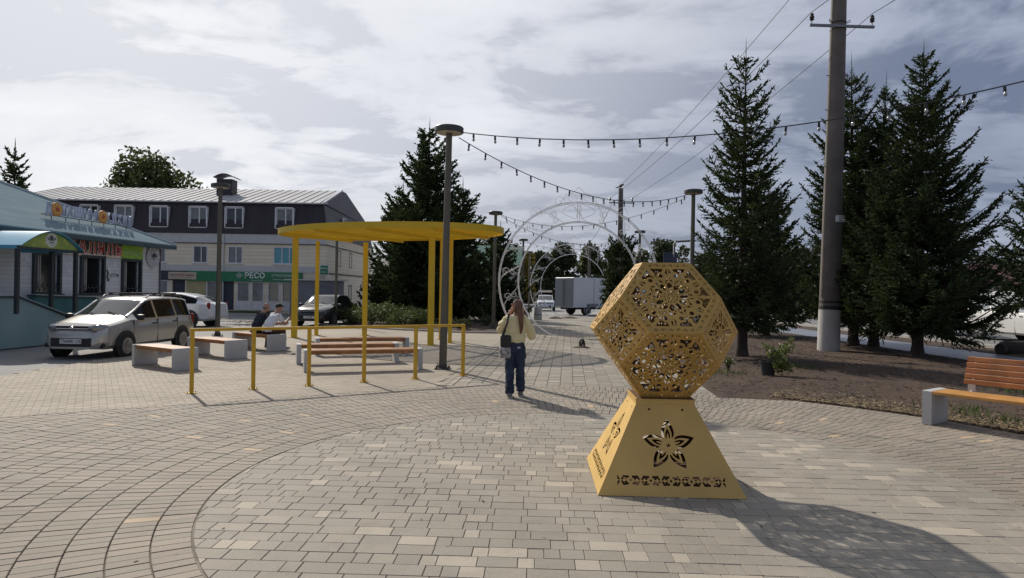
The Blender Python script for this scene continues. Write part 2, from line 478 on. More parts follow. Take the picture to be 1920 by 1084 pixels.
# -- ring: narrow pavers set radially in concentric rows
ring = sheet('plaza_ring', [(CX + 9.6 * math.cos(a * math.pi / 36), CY + 9.6 * math.sin(a * math.pi / 36)) for a in range(72)], -0.018, m_bed)
def ring_pavers():
    out = []; w = 0.25; j = 0.0042
    k = 0
    while RD + 0.008 + k * w < 9.4:
        r0 = RD + 0.008 + k * w + j; r1 = r0 + w - 2 * j
        n = round(2 * math.pi * (r0 + r1) / 2 / 0.106); off = random.random()
        i = 0
        while i < n:
            step = 2 if random.random() < 0.012 else 1
            a0 = 2 * math.pi * (i + off) / n; a1 = 2 * math.pi * (i + step + off) / n
            da = j / r0
            i += step
            am = (a0 + a1) / 2; rm = (r0 + r1) / 2
            x, y = CX + rm * math.cos(am), CY + rm * math.sin(am)
            if y < -1.5: continue
            left = math.cos(am) < -0.15
            if r1 > RR + 0.02 and not left: continue
            if r1 > RR and y > 13.3: continue
            q = [(CX + r * math.cos(a), CY + r * math.sin(a)) for r, a in ((r0, a0 + da), (r1, a0 + da), (r1, a1 - da), (r0, a1 - da))]
            if (x - TLx) * Tnx + (y - TLy) * Tny > -0.4:
                q = clip_half(q, TLx - Tnx * .012, TLy - Tny * .012, -Tnx, -Tny)
                if len(q) < 3 or area(q) < 0.001: continue
            out.append(q)
        k += 1
    return out
lay(ring_pavers(), ring, m_ring_i, m_ring_o)

# -- path: stack-bond pavers running away from the plaza
def brick_sheet_mat(name, c1, c2, mortar, bw, bh, rot=0.0):
    mt = bpy.data.materials.new(name); mt.use_nodes = True
    nt = mt.node_tree; N, Lk = nt.nodes.new, nt.links.new
    b = nt.nodes['Principled BSDF']; b.inputs['Roughness'].default_value = 0.85; b.inputs['Specular IOR Level'].default_value = 0.3
    tc = N('ShaderNodeTexCoord'); mp = N('ShaderNodeMapping'); mp.inputs['Rotation'].default_value = (0, 0, rot); Lk(tc.outputs['Object'], mp.inputs[0])
    br = N('ShaderNodeTexBrick'); Lk(mp.outputs[0], br.inputs[0])
    br.inputs['Color1'].default_value = (*c1, 1); br.inputs['Color2'].default_value = (*c2, 1); br.inputs['Mortar'].default_value = (*mortar, 1)
    br.inputs['Scale'].default_value = 1.0; br.inputs['Mortar Size'].default_value = 0.006; br.inputs['Brick Width'].default_value = bw; br.inputs['Row Height'].default_value = bh
    n = N('ShaderNodeTexNoise'); n.inputs['Scale'].default_value = 0.5; n.inputs['Detail'].default_value = 7; Lk(tc.outputs['Object'], n.inputs['Vector'])
    mr = N('ShaderNodeMapRange'); mr.inputs[1].default_value = 0.3; mr.inputs[2].default_value = 0.7; mr.inputs[3].default_value = 0.82; mr.inputs[4].default_value = 1.1
    Lk(n.outputs['Fac'], mr.inputs[0])
    vm = N('ShaderNodeVectorMath'); vm.operation = 'SCALE'; Lk(br.outputs[0], vm.inputs[0]); Lk(mr.outputs[0], vm.inputs['Scale'])
    Lk(vm.outputs[0], b.inputs['Base Color'])
    return mt
Y_FAR = 34.0
pth = sheet('path', [(path_left(11.6) - .3, 11.6), (path_right(11.6), 11.6), (path_right(Y_FAR), Y_FAR), (path_left(Y_FAR), Y_FAR)], -0.015, m_bed)
sheet('far_path', [(path_left(Y_FAR), Y_FAR), (path_right(Y_FAR), Y_FAR), (path_right(47), 47), (path_left(47), 47)], -0.004,
      brick_sheet_mat('far_path_pavers', (0.265, 0.242, 0.203), (0.31, 0.28, 0.238), (0.16, 0.14, 0.115), 0.25, 0.25, math.atan(PDX)))
def path_pavers():
    out = []; w = 0.246; h = 0.123; j = 0.004
    y = 11.4; r = 0
    while y < Y_FAR:
        y1 = y + h
        for c in range(19):
            u0 = c * w
            q = [(path_left(y) + u0 + j, y + j), (path_left(y) + u0 + w - j, y + j), (path_left(y1) + u0 + w - j, y1 - j), (path_left(y1) + u0 + j, y1 - j)]
            d = [math.hypot(a - CX, b - CY) - RR - 0.005 for a, b in q]
            if max(d) < 0: continue
            if min(d) < 0:
                am = math.atan2(q[0][1] - CY, q[0][0] - CX)
                q = clip_half(q, CX + (RR + .012) * math.cos(am), CY + (RR + .012) * math.sin(am), math.cos(am), math.sin(am))
                if len(q) < 3 or area(q) < 0.001: continue
            out.append(q)
        y = y1
    return out
lay(path_pavers(), pth, m_path_i, m_path_o, uneven=0.003)
# edging course along the left of the path
def edging():
    b = MB(); y = 12.15
    while y < Y_FAR:
        for k in range(2):
            x = path_left(y) - 0.13 - k * 0.125
            b.prism([(x, y + .004), (x + .117, y + .004), (x + .117 + PDX * .25, y + .246), (x + PDX * .25, y + .246)], -.028, 0.001, bev=.004)
        y += 0.25
    tag(b.build('edging_pavers', m_path_i, pth), kind='stuff')
edging()

# -- terrace under the canopy
def tl_y(x): return TLy + (x - TLx) * Tdy / Tdx
terr_poly = [(-9.75, tl_y(-9.75)), (path_left(13.0) - .27, tl_y(path_left(13.0) - .27)), (path_left(27.3) - .27, 27.3), (-1.9, 27.1), (-4.5, 28.2), (-7.9, 30.4), (-9.3, 30.0), (-9.2, 22)]
terr = sheet('terrace', terr_poly, -0.009, mat('terrace_sand', (0.20, 0.172, 0.132), 0.95, var=0.25, scale=2.0))
Y_T = 17.0
def terrace_pavers():
    out = []; w, h, j = 0.2, 0.1, 0.0018; rot = R(32.3); c, s = math.cos(rot), math.sin(rot)
    # rows run parallel to the terrace edge
    for r in range(0, 110):
        off = (r % 2) * 0.1
        for k in range(-45, 60):
            u, v = k * w + off, r * h
            q = [(u + j, v + j), (u + w - j, v + j), (u + w - j, v + h - j), (u + j, v + h - j)]
            q = [(TLx + a * c - b * s, TLy + a * s + b * c) for a, b in q]
            x, y = q[0]
            if y > Y_T or x < -9.7 or x > path_left(y) - 0.32 or y < 4: continue
            out.append(q)
    return out
lay(terrace_pavers(), terr, m_terr_i, m_terr_o, uneven=0.0015, bev=0.003)
far_terr = [(-9.75, Y_T - .05), (path_left(Y_T) - .27, Y_T - .05)] + terr_poly[2:]
far_terr[2] = (path_left(27.3) - .27, 27.3)
sheet('far_terrace', far_terr, -0.003, brick_sheet_mat('far_terrace_pavers', (0.31, 0.275, 0.224), (0.345, 0.305, 0.248), (0.245, 0.212, 0.168), 0.2, 0.1, R(-32.3)))

# -- soil bed with the spruces on the right
def soil(name, poly, n, zamp, m, seed=1):
    bm = bmesh.new()
    xs = [p[0] for p in poly]; ys = [p[1] for p in poly]
    f = bm.faces.new([bm.verts.new((x, y, 0)) for x, y in poly])
    bmesh.ops.triangulate(bm, faces=[f])
    for _ in range(n):
        bmesh.ops.subdivide_edges(bm, edges=[e for e in bm.edges if e.calc_length() > 0.35], cuts=1)
        bmesh.ops.triangulate(bm, faces=[x for x in bm.faces if len(x.verts) > 4])
    from mathutils import noise as mn
    for v in bm.verts:
        edge = 0.0 if v.is_boundary else 1.0
        v.co.z = 0.004 + edge * (0.02 + zamp * (mn.noise(Vector((v.co.x * .7, v.co.y * .7, seed))) + 0.5 * mn.noise(Vector((v.co.x * 2.7, v.co.y * 2.7, seed)))))
    me = bpy.data.meshes.new(name); bm.to_mesh(me); bm.free(); me.materials.append(m)
    me.polygons.foreach_set('use_smooth', [True] * len(me.polygons))
    o = obj(name, me); tag(o, kind='structure'); return o
arc = [(CX + (RR + .01) * math.cos(R(a)), CY + (RR + .01) * math.sin(R(a))) for a in range(-20, 64, 4)]
arc = [p for p in arc if p[0] < path_right(p[1]) + 0.05 or p[1] < 11]
soil_r = soil('soil_bed', arc + [(path_right(11.2), 11.25), (path_right(20), 20), (path_right(32), 32), (path_right(46), 46), (12.6, 46), (12.9, 26), (12.95, 17), (12.9, 4)], 7, 0.035, m_soil)
soil_l = soil('planting_bed', [(-7.9, 30.45), (-4.5, 28.25), (-1.9, 27.15), (path_left(27.3) - .3, 27.35), (path_left(41) - .1, 41), (-2.5, 42), (-9.0, 41), (-8.6, 33)], 6, 0.04, m_soil, 3)
# kerb stones of the left bed, footpath, strip, kerb and road on the right
sheet('footpath', [(12.95, 3), (15.3, 3), (15.3, 80), (12.6, 80), (12.9, 26), (12.95, 17)], 0.0, m_wet)
soil('verge', [(15.3, 3), (16.8, 3), (16.8, 80), (15.3, 80)], 7, 0.02, m_soil, 5)
sheet('road', [(16.95, -40), (31, -40), (31, 200), (16.95, 200)], -0.02, m_road)
kerb = tag(MB().box((16.88, 48, -.06), (0.2, 92, 0.05)).build('kerb', m_kerb), kind='structure')
stone_me = MB().box((0, 0, 0), (0.985, 0.15, 0.22), bev=0.012).mesh('kerb_stone', m_kerb)
for i in range(90):
    obj('kerb_stone', stone_me, kerb, (16.88 + random.uniform(-.006, .006), 3.5 + i, 0.03 + random.uniform(-.006, .006)), math.pi / 2 + random.uniform(-.006, .006))
def kerb_run(owner, pts, h=0.1, w=0.1):
    for (x0, y0), (x1, y1) in zip(pts, pts[1:]):
        L = math.hypot(x1 - x0, y1 - y0); n = max(1, round(L)); a = math.atan2(y1 - y0, x1 - x0)
        for i in range(n):
            t = (i + .5) / n
            obj('kerb_stone', MB().box((0, 0, 0), (L / n - .012, w, h + 0.06), bev=0.01).mesh('kerb_stone', m_kerb), owner, (x0 + (x1 - x0) * t, y0 + (y1 - y0) * t, h / 2 - 0.03), a)
kl = sheet('bed_kerb', [(-8.9, 30.85), (-4.55, 28.17), (-4.55, 28.27), (-8.9, 30.95)], -0.02, m_kerb)
kerb_run(kl, [(-8.9, 30.9), (-4.55, 28.22), (-1.92, 27.1), (path_left(27.3) - .35, 27.25), (path_left(41) - .15, 41)], 0.07)
kl2 = sheet('lawn_kerb', [(-24, 41.35), (-15.2, 41.15), (-15.2, 41.25), (-24, 41.45)], -0.02, m_kerb)
kerb_run(kl2, [(-24, 41.4), (-15.2, 41.2)], 0.12, 0.15)
sheet('lawn', [(-24, 41.45), (-15.3, 41.3), (-15.2, 43.9), (-24, 43.9)], 0.03, m_lawn)
sheet('lawn', [(-11.4, 39.5), (-8.6, 41.05), (-2.5, 42.1), (-2.5, 49), (-11.2, 50)], 0.02, m_lawn)

# -- loose stuff on the ground
def scatter(name, n, pts, size, m, flat=True, kind='stuff', z=0.006, asp=(1, 1)):
    P = np.array(pts(n)); n = len(P)
    ang = rng.random(n) * 6.283; s = size[0] + (size[1] - size[0]) * rng.random(n)
    asx = asp[0] + (asp[1] - asp[0]) * rng.random(n)
    dx, dy = np.cos(ang), np.sin(ang)
    tilt = (rng.random((n, 4)) - .3) * s[:, None] * (0.25 if flat else 0.9)
    V = np.zeros((n, 4, 3))
    for k, (a, b) in enumerate(((-1, -.5), (1, -.4), (.8, .5), (-.9, .45))):
        V[:, k, 0] = P[:, 0] + s * (a * asx * dx - b * dy); V[:, k, 1] = P[:, 1] + s * (a * asx * dy + b * dx)
        V[:, k, 2] = P[:, 2] + z + np.abs(tilt[:, k])
    Q = np.arange(n * 4).reshape(n, 4)
    o = obj(name, np_mesh(name, V.reshape(-1, 3), Q, m)); tag(o, kind=kind)
    return o
def soil_points(n):
    out = []
    while len(out) < n:
        y = 4 + random.random() ** 1.4 * 26; x = random.uniform(3, 12.8)
        if math.hypot(x - CX, y - CY) < RR + .03 or (y > 11.2 and x < path_right(y) + .05): continue
        out.append((x, y, 0.03))
    return out
def edge_points(n):
    out = []
    while len(out) < n:
        a = R(random.uniform(-5, 56)); r = RR + .02 + abs(random.gauss(0, 0.55))
        out.append((CX + r * math.cos(a), CY + r * math.sin(a), 0.022))
    return out
m_clod = mat('soil_clods', (0.035, 0.019, 0.011), 0.95, rnd=0.5, col2=(0.07, 0.041, 0.024))
m_straw = mat('dry_litter', (0.16, 0.115, 0.06), 0.9, rnd=0.45, col2=(0.22, 0.17, 0.09))
scatter('soil_clods', 10000, soil_points, (0.012, 0.04), m_clod, flat=False)
scatter('dry_litter', 9000, edge_points, (0.006, 0.02), m_straw, flat=False, asp=(1, 2.6))
scatter('dry_litter', 1500, soil_points, (0.008, 0.03), m_straw, flat=True, asp=(1, 3))
def plaza_points(n):
    return [(random.uniform(-5, 5), random.uniform(3.6, 16), 0.001) for _ in range(n)]
scatter('leaf_litter', 110, plaza_points, (0.006, 0.018), mat('leaf_litter', (0.07, 0.05, 0.03), 0.9, rnd=0.5), asp=(1, 1.8), z=0.003)
def grass_strip(name, n, pts, hgt, m):
    P = np.array(pts(n)); n = len(P); a = rng.random(n) * 6.283; h = hgt[0] + (hgt[1] - hgt[0]) * rng.random(n)
    lean = (rng.random((n, 2)) - .5) * h[:, None] * 0.9; w = 0.006 + 0.008 * rng.random(n)
    V = np.zeros((n, 4, 3)); c, s = np.cos(a) * w, np.sin(a) * w
    V[:, 0] = P + np.c_[-c, -s, 0 * c]; V[:, 1] = P + np.c_[c, s, 0 * c]
    V[:, 2] = P + np.c_[lean[:, 0] + c * .3, lean[:, 1] + s * .3, h]; V[:, 3] = P + np.c_[lean[:, 0] - c * .3, lean[:, 1] - s * .3, h]
    o = obj(name, np_mesh(name, V.reshape(-1, 3), np.arange(n * 4).reshape(n, 4), m)); tag(o, kind='stuff'); return o
m_grass = mat('grass_blades', (0.06, 0.10, 0.025), 0.7, rnd=0.45, thin=0.3, col2=(0.12, 0.15, 0.045))
grass_strip('grass', 9000, lambda n: [(random.uniform(-23.8, -15.4), random.uniform(41.5, 43.8), .03) for _ in range(n)], (.06, .2), m_grass)
grass_strip('grass', 14000, lambda n: [(random.uniform(-11, -3), random.uniform(41.6, 48), .02) for _ in range(n)], (.06, .2), m_grass)
def weed_pts(n):
    out = []
    while len(out) < n:
        cx = random.choice([(7.2, 9.0), (7.6, 8.2), (6.9, 10.0), (4.6, 14.6), (9.4, 12.0), (6.9, 16)])
        x, y = random.gauss(cx[0], .28), random.gauss(cx[1], .28)
        if math.hypot(x - CX, y - CY) > RR + .05: out.append((x, y, .03))
    return out
grass_strip('weeds', 700, weed_pts, (.03, .12), m_grass)
# heap of pebbles by the parked cars
def pebble_pts(n): return [(random.gauss(-12.2, .8), random.gauss(31.4, .5), max(0, .12 - .05 * random.random())) for _ in range(n)]
scatter('pebble_heap', 1200, pebble_pts, (0.03, 0.07), mat('pebbles', (0.22, 0.2, 0.17), 0.9, rnd=0.4), flat=False)
# ------------------------------------------------------------------ golden sculpture of cut sheet metal
m_gold = mat('gold_paint', (0.50, 0.298, 0.072), 0.36, 0.25, var=0.16, scale=2.2, bump=0.06, bscale=25, spec=0.5)
m_gold2 = mat('gold_sheet', (0.61, 0.39, 0.115), 0.5, 0.08, var=0.12, scale=2.0, bump=0.05, bscale=12, spec=0.5)
m_inside = mat('shaded_inside', (0.10, 0.048, 0.018), 0.7, var=0.35, scale=6)  # rusty brown for the back faces, darkened to stand for inner shade
m_rust = mat('rust', (0.10, 0.045, 0.02), 0.9, rnd=0.3)
def cut_plate(name, field, x0, x1, y0, y1, n, thick, m, inner=None):
    """sheet metal with cut-outs: the solid part is where field(x, y) > 0; both faces and the cut edges are built"""
    nx = n; ny = max(4, int(n * (y1 - y0) / (x1 - x0)))
    X = np.linspace(x0, x1, nx + 1); Y = np.linspace(y0, y1, ny + 1)
    GX, GY = np.meshgrid(X, Y, indexing='ij')
    F = field(GX, GY)
    F = np.where(np.abs(F) < 1e-7, 1e-7, F)
    verts = []; key = {}; faces = []; walls = []
    def vid(k, x, y):
        i = key.get(k)
        if i is None:
            i = key[k] = len(verts); verts.append((x, y))
        return i
    cor = ((0, 0), (1, 0), (1, 1), (0, 1))
    pos = F > 0
    for i in range(nx):
        for j in range(ny):
            c = [pos[i + a, j + b] for a, b in cor]
            if not any(c): continue
            if all(c):
                faces.append([vid((i + a, j + b), X[i + a], Y[j + b]) for a, b in cor]); continue
            poly = []; kinds = []
            for q in range(4):
                a, b = cor[q]; a2, b2 = cor[(q + 1) % 4]
                p, r = (i + a, j + b), (i + a2, j + b2)
                if c[q]:
                    poly.append(vid(p, X[p[0]], Y[p[1]])); kinds.append(0)
                if c[q] != c[(q + 1) % 4]:
                    f0, f1 = F[p], F[r]; t = f0 / (f0 - f1)
                    k = ('e', *min(p, r), *max(p, r))
                    poly.append(vid(k, X[p[0]] + (X[r[0]] - X[p[0]]) * t, Y[p[1]] + (Y[r[1]] - Y[p[1]]) * t))
                    kinds.append(1 if c[q] else 2)       # 1 leaves the metal, 2 enters it
            for q in range(len(poly)):
                if kinds[q] == 1 and kinds[(q + 1) % len(poly)] == 2: walls.append((poly[q], poly[(q + 1) % len(poly)]))
            faces.append(poly)
    nv = len(verts)
    V = [(x, y, 0.0) for x, y in verts] + [(x, y, -thick) for x, y in verts]
    Fs = [tuple(f) for f in faces] + [tuple(nv + q for q in reversed(f)) for f in faces] + [(b, a, a + nv, b + nv) for a, b in walls]
    me = bpy.data.meshes.new(name); me.from_pydata(V, [], Fs); me.materials.append(m); me.update()
    if inner:                                    # back faces darker brown: shade of the hollow put into the colour
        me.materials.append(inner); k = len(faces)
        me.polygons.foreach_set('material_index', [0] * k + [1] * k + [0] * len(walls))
    return me
def seg_sd(X, Y, ax, ay, bx, by, w):
    px, py = X - ax, Y - ay; dx, dy = bx - ax, by - ay
    t = np.clip((px * dx + py * dy) / (dx * dx + dy * dy), 0, 1)
    return w - np.hypot(px - t * dx, py - t * dy)
def lace(fold, scale):
    def f(X, Y):
        X = X / scale; Y = Y / scale
        rho = np.hypot(X, Y); th = np.arctan2(Y, X)
        per = 2 * math.pi / fold; h = per / 2
        t = np.abs(((th + h) % per) - h)
        x, y = rho * np.cos(t), rho * np.sin(t)
        def disc(cx, cy, r): return r - np.hypot(x - cx, y - cy)
        ca = h * 0.52; cr = 0.268; cx, cy = cr * math.cos(ca), cr * math.sin(ca)
        H = np.full_like(X, -1.0)                        # holes
        # ground round each curl: a crescent cut outside the comma
        com = np.maximum(disc(cx, cy, 0.058), seg_sd(x, y, cx + .025, cy + .030, 0.375 * math.cos(h * .86), 0.375 * math.sin(h * .86), 0.017))
        com = np.maximum(com, seg_sd(x, y, cx - .03, cy + .01, .17, .03, .012))
        eye = disc(cx + .012, cy - .008, 0.024)
        zone = np.minimum(0.050 - np.abs(rho - 0.272), 1)
        gap = np.minimum(np.minimum(rho - 0.200, 0.46 - rho), -com)
        axis = np.maximum(0.011 - y, 0.008 - np.abs(x * math.sin(h) - y * math.cos(h)))     # solid ribs on the sector borders
        fleur = np.maximum(0.030 - (np.abs(x - 0.335) * 0.6 + np.abs(y)), 0.022 - (np.abs(x - 0.385) * .5 + np.abs(y)))
        gap = np.minimum(gap, -np.maximum(axis, fleur))
        H = np.maximum(H, gap); H = np.maximum(H, eye)
        # rosette: petals cut between interlaced ribs
        r1 = 0.135 + 0.055 * np.cos(fold * th); r2 = 0.135 - 0.055 * np.cos(fold * th)
        w = 0.0085
        rib = np.maximum(w - np.abs(rho - r1) * .75, w - np.abs(rho - r2) * .75)
        ros = np.minimum(np.minimum(rho - 0.060, 0.193 - rho), -rib)
        ros = np.minimum(ros, -(0.0075 - np.abs(rho * np.sin(t - h * .5))))
        H = np.maximum(H, ros)
        star = 0.050 * (0.66 + 0.34 * np.cos(2 * fold * th)) - rho
        H = np.maximum(H, np.minimum(star, rho - 0.020))
        return -H * scale
    return f
def border_band(s, d, L=0.0628, half=0.0195):
    k = np.floor(s / L); u = s - (k + .5) * L
    flip = np.where(k % 2 == 0, 1.0, -1.0); v = d * flip
    r = np.hypot(u, v); ang = np.arctan2(v, u)
    hole = np.minimum(0.0036 - np.abs(r - 0.0122), np.where(np.abs(ang + 0.9) > 0.55, 1, -1))
    hole = np.maximum(hole, 0.0042 - np.hypot(u, v))
    hole = np.maximum(hole, 0.006 - (np.abs(np.abs(u) - L / 2) * .9 + np.abs(v - 0.0065)))
    hole = np.maximum(hole, 0.005 - (np.abs(np.abs(u) - L / 2) + np.abs(v + 0.0115)))
    return np.minimum(hole, half - np.abs(d))
A = 0.44
def poly_field(nsides, inr, interior, phase):
    def f(X, Y):
        best = np.full_like(X, 1e9); S_ = np.zeros_like(X)
        for k in range(nsides):
            a = phase + 2 * math.pi * k / nsides
            d = inr - (X * math.cos(a) + Y * math.sin(a)); s = -X * math.sin(a) + Y * math.cos(a)
            S_ = np.where(d < best, s, S_); best = np.minimum(best, d)
        solid = np.minimum(1.0, -border_band(S_, best - 0.0345))
        inn = interior(X, Y)
        solid = np.where(best > 0.062, np.maximum(inn, 0.071 - best), solid)
        return np.minimum(solid, best)
    return f
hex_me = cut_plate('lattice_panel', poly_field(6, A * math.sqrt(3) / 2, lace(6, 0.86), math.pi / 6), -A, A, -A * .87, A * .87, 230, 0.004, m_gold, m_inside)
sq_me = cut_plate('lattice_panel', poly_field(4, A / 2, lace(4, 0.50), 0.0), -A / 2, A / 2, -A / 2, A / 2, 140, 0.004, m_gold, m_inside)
SC = (1.427, 6.313); ZB = 0.79
sculpt = thing('ornamental_sculpture', 'golden openwork polyhedron on a flared golden pedestal in the round plaza', 'sculpture', (SC[0], SC[1], 0), R(-2.1))
def put_panel(me, c, ex, ey, name='lattice_panel'):
    ex = Vector(ex).normalized(); ey = Vector(ey).normalized(); n = ex.cross(ey)
    o = obj(name, me, sculpt)
    Mx = Matrix((ex, ey, n)).transposed().to_4x4(); Mx.translation = Vector(c); o.matrix_basis = Mx
    return o
ZC = ZB + math.sqrt(2) * A
for q in range(4):
    rot = Matrix.Rotation(q * math.pi / 2, 3, 'Z')
    for sgn in (1, -1):
        c = rot @ Vector((0, -A, sgn * A / math.sqrt(2))); c.z += ZC
        ex = rot @ Vector((1, 0, 0)); ey = rot @ Vector((0, sgn * 1, math.sqrt(2)))
        put_panel(hex_me, c, ex, ey)
    c = rot @ Vector((A, -A, 0)); c.z += ZC
    e1 = Vector((1, 1, math.sqrt(2))); e2 = Vector((-1, -1, math.sqrt(2)))
    put_panel(sq_me, c, rot @ e1, rot @ e2)
put_panel(sq_me, (0, 0, ZC + math.sqrt(2) * A), (1, 0, 0), (0, 1, 0))
put_panel(sq_me, (0, 0, ZB + .002), (0, 1, 0), (1, 0, 0))
# pedestal: four trapezoid plates with the flower and a fretwork strip
PB, PT, PH, LIP = 1.272, 0.535, 0.775, 0.045
off = (PB - PT) / 2; slant = math.hypot(PH - LIP, off)
def flower_field(X, Y):
    half = PB / 2 + (PT / 2 - PB / 2) * (Y / slant)
    edge = np.minimum(np.minimum(half - np.abs(X), Y), slant - Y)
    x, y = X, Y - 0.445
    rho = np.hypot(x, y); th = np.arctan2(x, y); per = 2 * math.pi / 5
    t = ((th + per / 2) % per) - per / 2
    u, v = rho * np.cos(t), rho * np.sin(t)
    def drop(u0, u1, w):
        s = np.clip((u - u0) / (u1 - u0), 0, 1)
        wid = w * np.sin(np.pi * s ** 0.8) ** 0.75 * (1 - s) ** 0.18 + w * .05
        return np.minimum(wid - np.abs(v), np.minimum(u - u0, u1 - u) * .6)
    outer, in1, in2, in3 = drop(.042, .240, .059), drop(.036, .195, .037), drop(.052, .155, .0225), drop(.045, .115, .009)
    hole = np.minimum(np.minimum(outer, -in1), u - .072)
    hole = np.maximum(hole, np.minimum(np.minimum(in2, -in3), u - .062))
    star = 0.024 * (0.6 + 0.4 * np.cos(5 * th)) - rho
    hole = np.maximum(hole, star)
    # fretwork strip: bent bars in a running lattice
    d = Y - 0.135; Lp = 0.175; k = np.floor(X / Lp + .5); uu = np.abs(X - k * Lp)
    ad = np.abs(d); H = .044
    bar = lambda e, w: w - np.abs(e)
    f1 = np.minimum(bar((ad - .030), .010), np.minimum(uu - .012, .052 - uu + (ad - .03) * 1.2))       # horizontal bars above and below
    f2 = np.minimum(bar((uu - .030 - ad * .75) * .8, .0095), np.minimum(ad - .006, .024 - ad + .0))      # diagonals towards the node
    f3 = np.minimum(bar((uu - .078 + ad * .55) * .87, .0085), np.minimum(.042 - ad, ad - .004))
    f4 = .012 - (uu * .9 + ad * .8)
    fret = np.maximum(np.maximum(f1, f2), np.maximum(f3, f4))
    fret = np.minimum(fret, np.minimum(H - ad, 0.465 - np.abs(X)))
    hole = np.maximum(hole, fret)
    hole = np.maximum(hole, 0.011 - np.hypot(np.abs(X) - 0.15, Y - (slant - 0.045)))
    return np.minimum(edge, -hole)
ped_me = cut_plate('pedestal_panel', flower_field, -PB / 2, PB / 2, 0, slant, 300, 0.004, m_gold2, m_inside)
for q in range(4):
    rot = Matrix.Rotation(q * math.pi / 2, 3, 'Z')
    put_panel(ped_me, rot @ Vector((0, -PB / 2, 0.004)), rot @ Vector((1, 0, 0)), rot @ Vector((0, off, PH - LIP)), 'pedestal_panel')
b = MB()
for q in range(4):
    rot = Matrix.Rotation(q * math.pi / 2, 3, 'Z'); c = rot @ Vector((0, -PT / 2 + .003, PH - LIP / 2 + .004))
    b.box(c, (PT - (0.012 if q % 2 else 0), 0.005, LIP), q * math.pi / 2)
b.box((0, 0, PH + .006), (PT + .012, PT + .012, .006))
b.build('pedestal_lip', m_gold2, sculpt)
MB().box((0, 0, .012), (PB - .06, PB - .06, .012)).build('added_dark_floor', m_rust, sculpt)  # added dark plate, keeps sunlit ground inside the pedestal dim
b = MB(); b.box((0, 0, PH + .0125), (PT - .02, PT - .02, .005)); b.build('rust_plate', m_rust, sculpt)

# ------------------------------------------------------------------ yellow railing
m_yel = mat('yellow_paint', (0.52, 0.30, 0.02), 0.42, 0.0, col2=(0.66, 0.40, 0.018), detail=10, scale=5.0, bump=0.03, spec=0.5)
m_yel2 = mat('yellow_paint_canopy', (0.64, 0.43, 0.012), 0.45, 0.0, var=0.08, scale=1.0, spec=0.5)
m_bolt = mat('dark_steel', (0.05, 0.045, 0.04), 0.5, 0.7)
rail_a, rail_b = Vector((-5.21, 10.81, 0)), Vector((-0.98, 13.53, 0))
rd = (rail_b - rail_a); RL = rd.length; ra = math.atan2(rd.y, rd.x)
rail = thing('railing', 'yellow handrail of six square posts at the edge of the terrace', 'railing', rail_a, ra)
fr = [0, 0.19, 0.378, 0.582, 0.79, 1.0]
for t in fr:
    p = MB().box((t * RL, 0, 0.505), (0.06, 0.06, 1.01), bev=0.006).build('post', m_yel, rail)
    MB().box((t * RL, 0, 0.006), (0.16, 0.12, 0.012), bev=0.003).build('base_plate', m_yel, p)
    for sx in (-.06, .06):
        MB().lathe([(0.011, 0.012), (0.011, 0.026), (0.006, 0.03)], (t * RL + sx, 0, 0), 8).build('bolt', m_bolt, p)
MB().box((RL / 2, 0, 1.035), (RL + 0.06, 0.065, 0.05), bev=0.007).build('handrail', m_yel, rail)

# ------------------------------------------------------------------ lamp posts
m_lamp = mat('lamp_paint', (0.115, 0.108, 0.082), 0.5, 0.3, var=0.15, scale=1.5, bump=0.04)
m_lamphead = mat('lamp_head_paint', (0.06, 0.058, 0.055), 0.45, 0.3)
m_diff = mat('lamp_diffuser', (0.42, 0.40, 0.34), 0.5)
def make_lamp(h=5.35):
    t = thing('lamp_post', 'x', 'lamp post')
    b = MB(); b.lathe([(0.085, 0.02), (0.085, 0.5), (0.078, 2.0), (0.068, h - 0.1)], n=16); b.build('pole', m_lamp, t, True)
    b = MB(); b.lathe([(0.10, 0.0), (0.10, 0.1), (0.09, 0.12)], n=16); b.box((0, 0, 0.012), (0.34, 0.34, 0.024), bev=0.004)
    base = b.build('base_flange', m_lamphead, t)
    for sx in (-.13, .13):
        for sy in (-.13, .13):
            MB().lathe([(0.02, 0.02), (0.02, 0.05), (0.009, 0.052), (0.009, 0.09)], (sx, sy, 0), 8).build('anchor_bolt', m_bolt, base)
    b = MB(); b.lathe([(0.30, h - 0.115), (0.318, h - 0.10), (0.318, h + 0.0), (0.30, h + 0.018)], n=36)
    head = b.build('lamp_head', m_lamphead, t, True)
    MB().lathe([(0.285, h - 0.120), (0.285, h - 0.1155)], n=36).build('diffuser', m_diff, head)
    return t
lamp0 = make_lamp()
lamps = [  # x, y, tilt-x, tilt-y, label
    (-1.51, 14.67, 0.012, 0.0, 'tall grey lamp post with a round flat head beside the yellow handrail'),
    (-0.83, 30.34, 0.006, 0.0, 'lamp post at the planting bed just left of the first white arch'),
    (-10.35, 23.3, 0.004, 0.0, 'lamp post behind the short benches in front of the white building'),
    (6.27, 23.1, 0.008, 0.0, 'lamp post half hidden by the nearest spruce'),
    (0.74, 46.0, 0.0, 0.0, 'distant lamp post seen through the left leg of the first arch'),
    (1.55, 60.0, 0.0, 0.0, 'farthest lamp post, short and rusty brown behind the second arch'),
    (7.4, 38.5, 0.0, 0.0, 'distant lamp post seen through the right side of the first arch')]
LAMPS = []
for i, (x, y, tx, ty, lb) in enumerate(lamps):
    o = lamp0 if i == 0 else copy_tree(lamp0)
    o.location = (x, y, 0.0 if i in (0, 2) else 0.02); o.rotation_euler = (ty, tx, 0.3 * i)
    tag(o, lb, 'lamp post', 'round headed lamp posts along the path'); LAMPS.append(o)
t = thing('metal_pole', 'thin grey pole rising behind the yellow canopy beside the black sedan', 'pole', (-8.35, 31.4, 0))
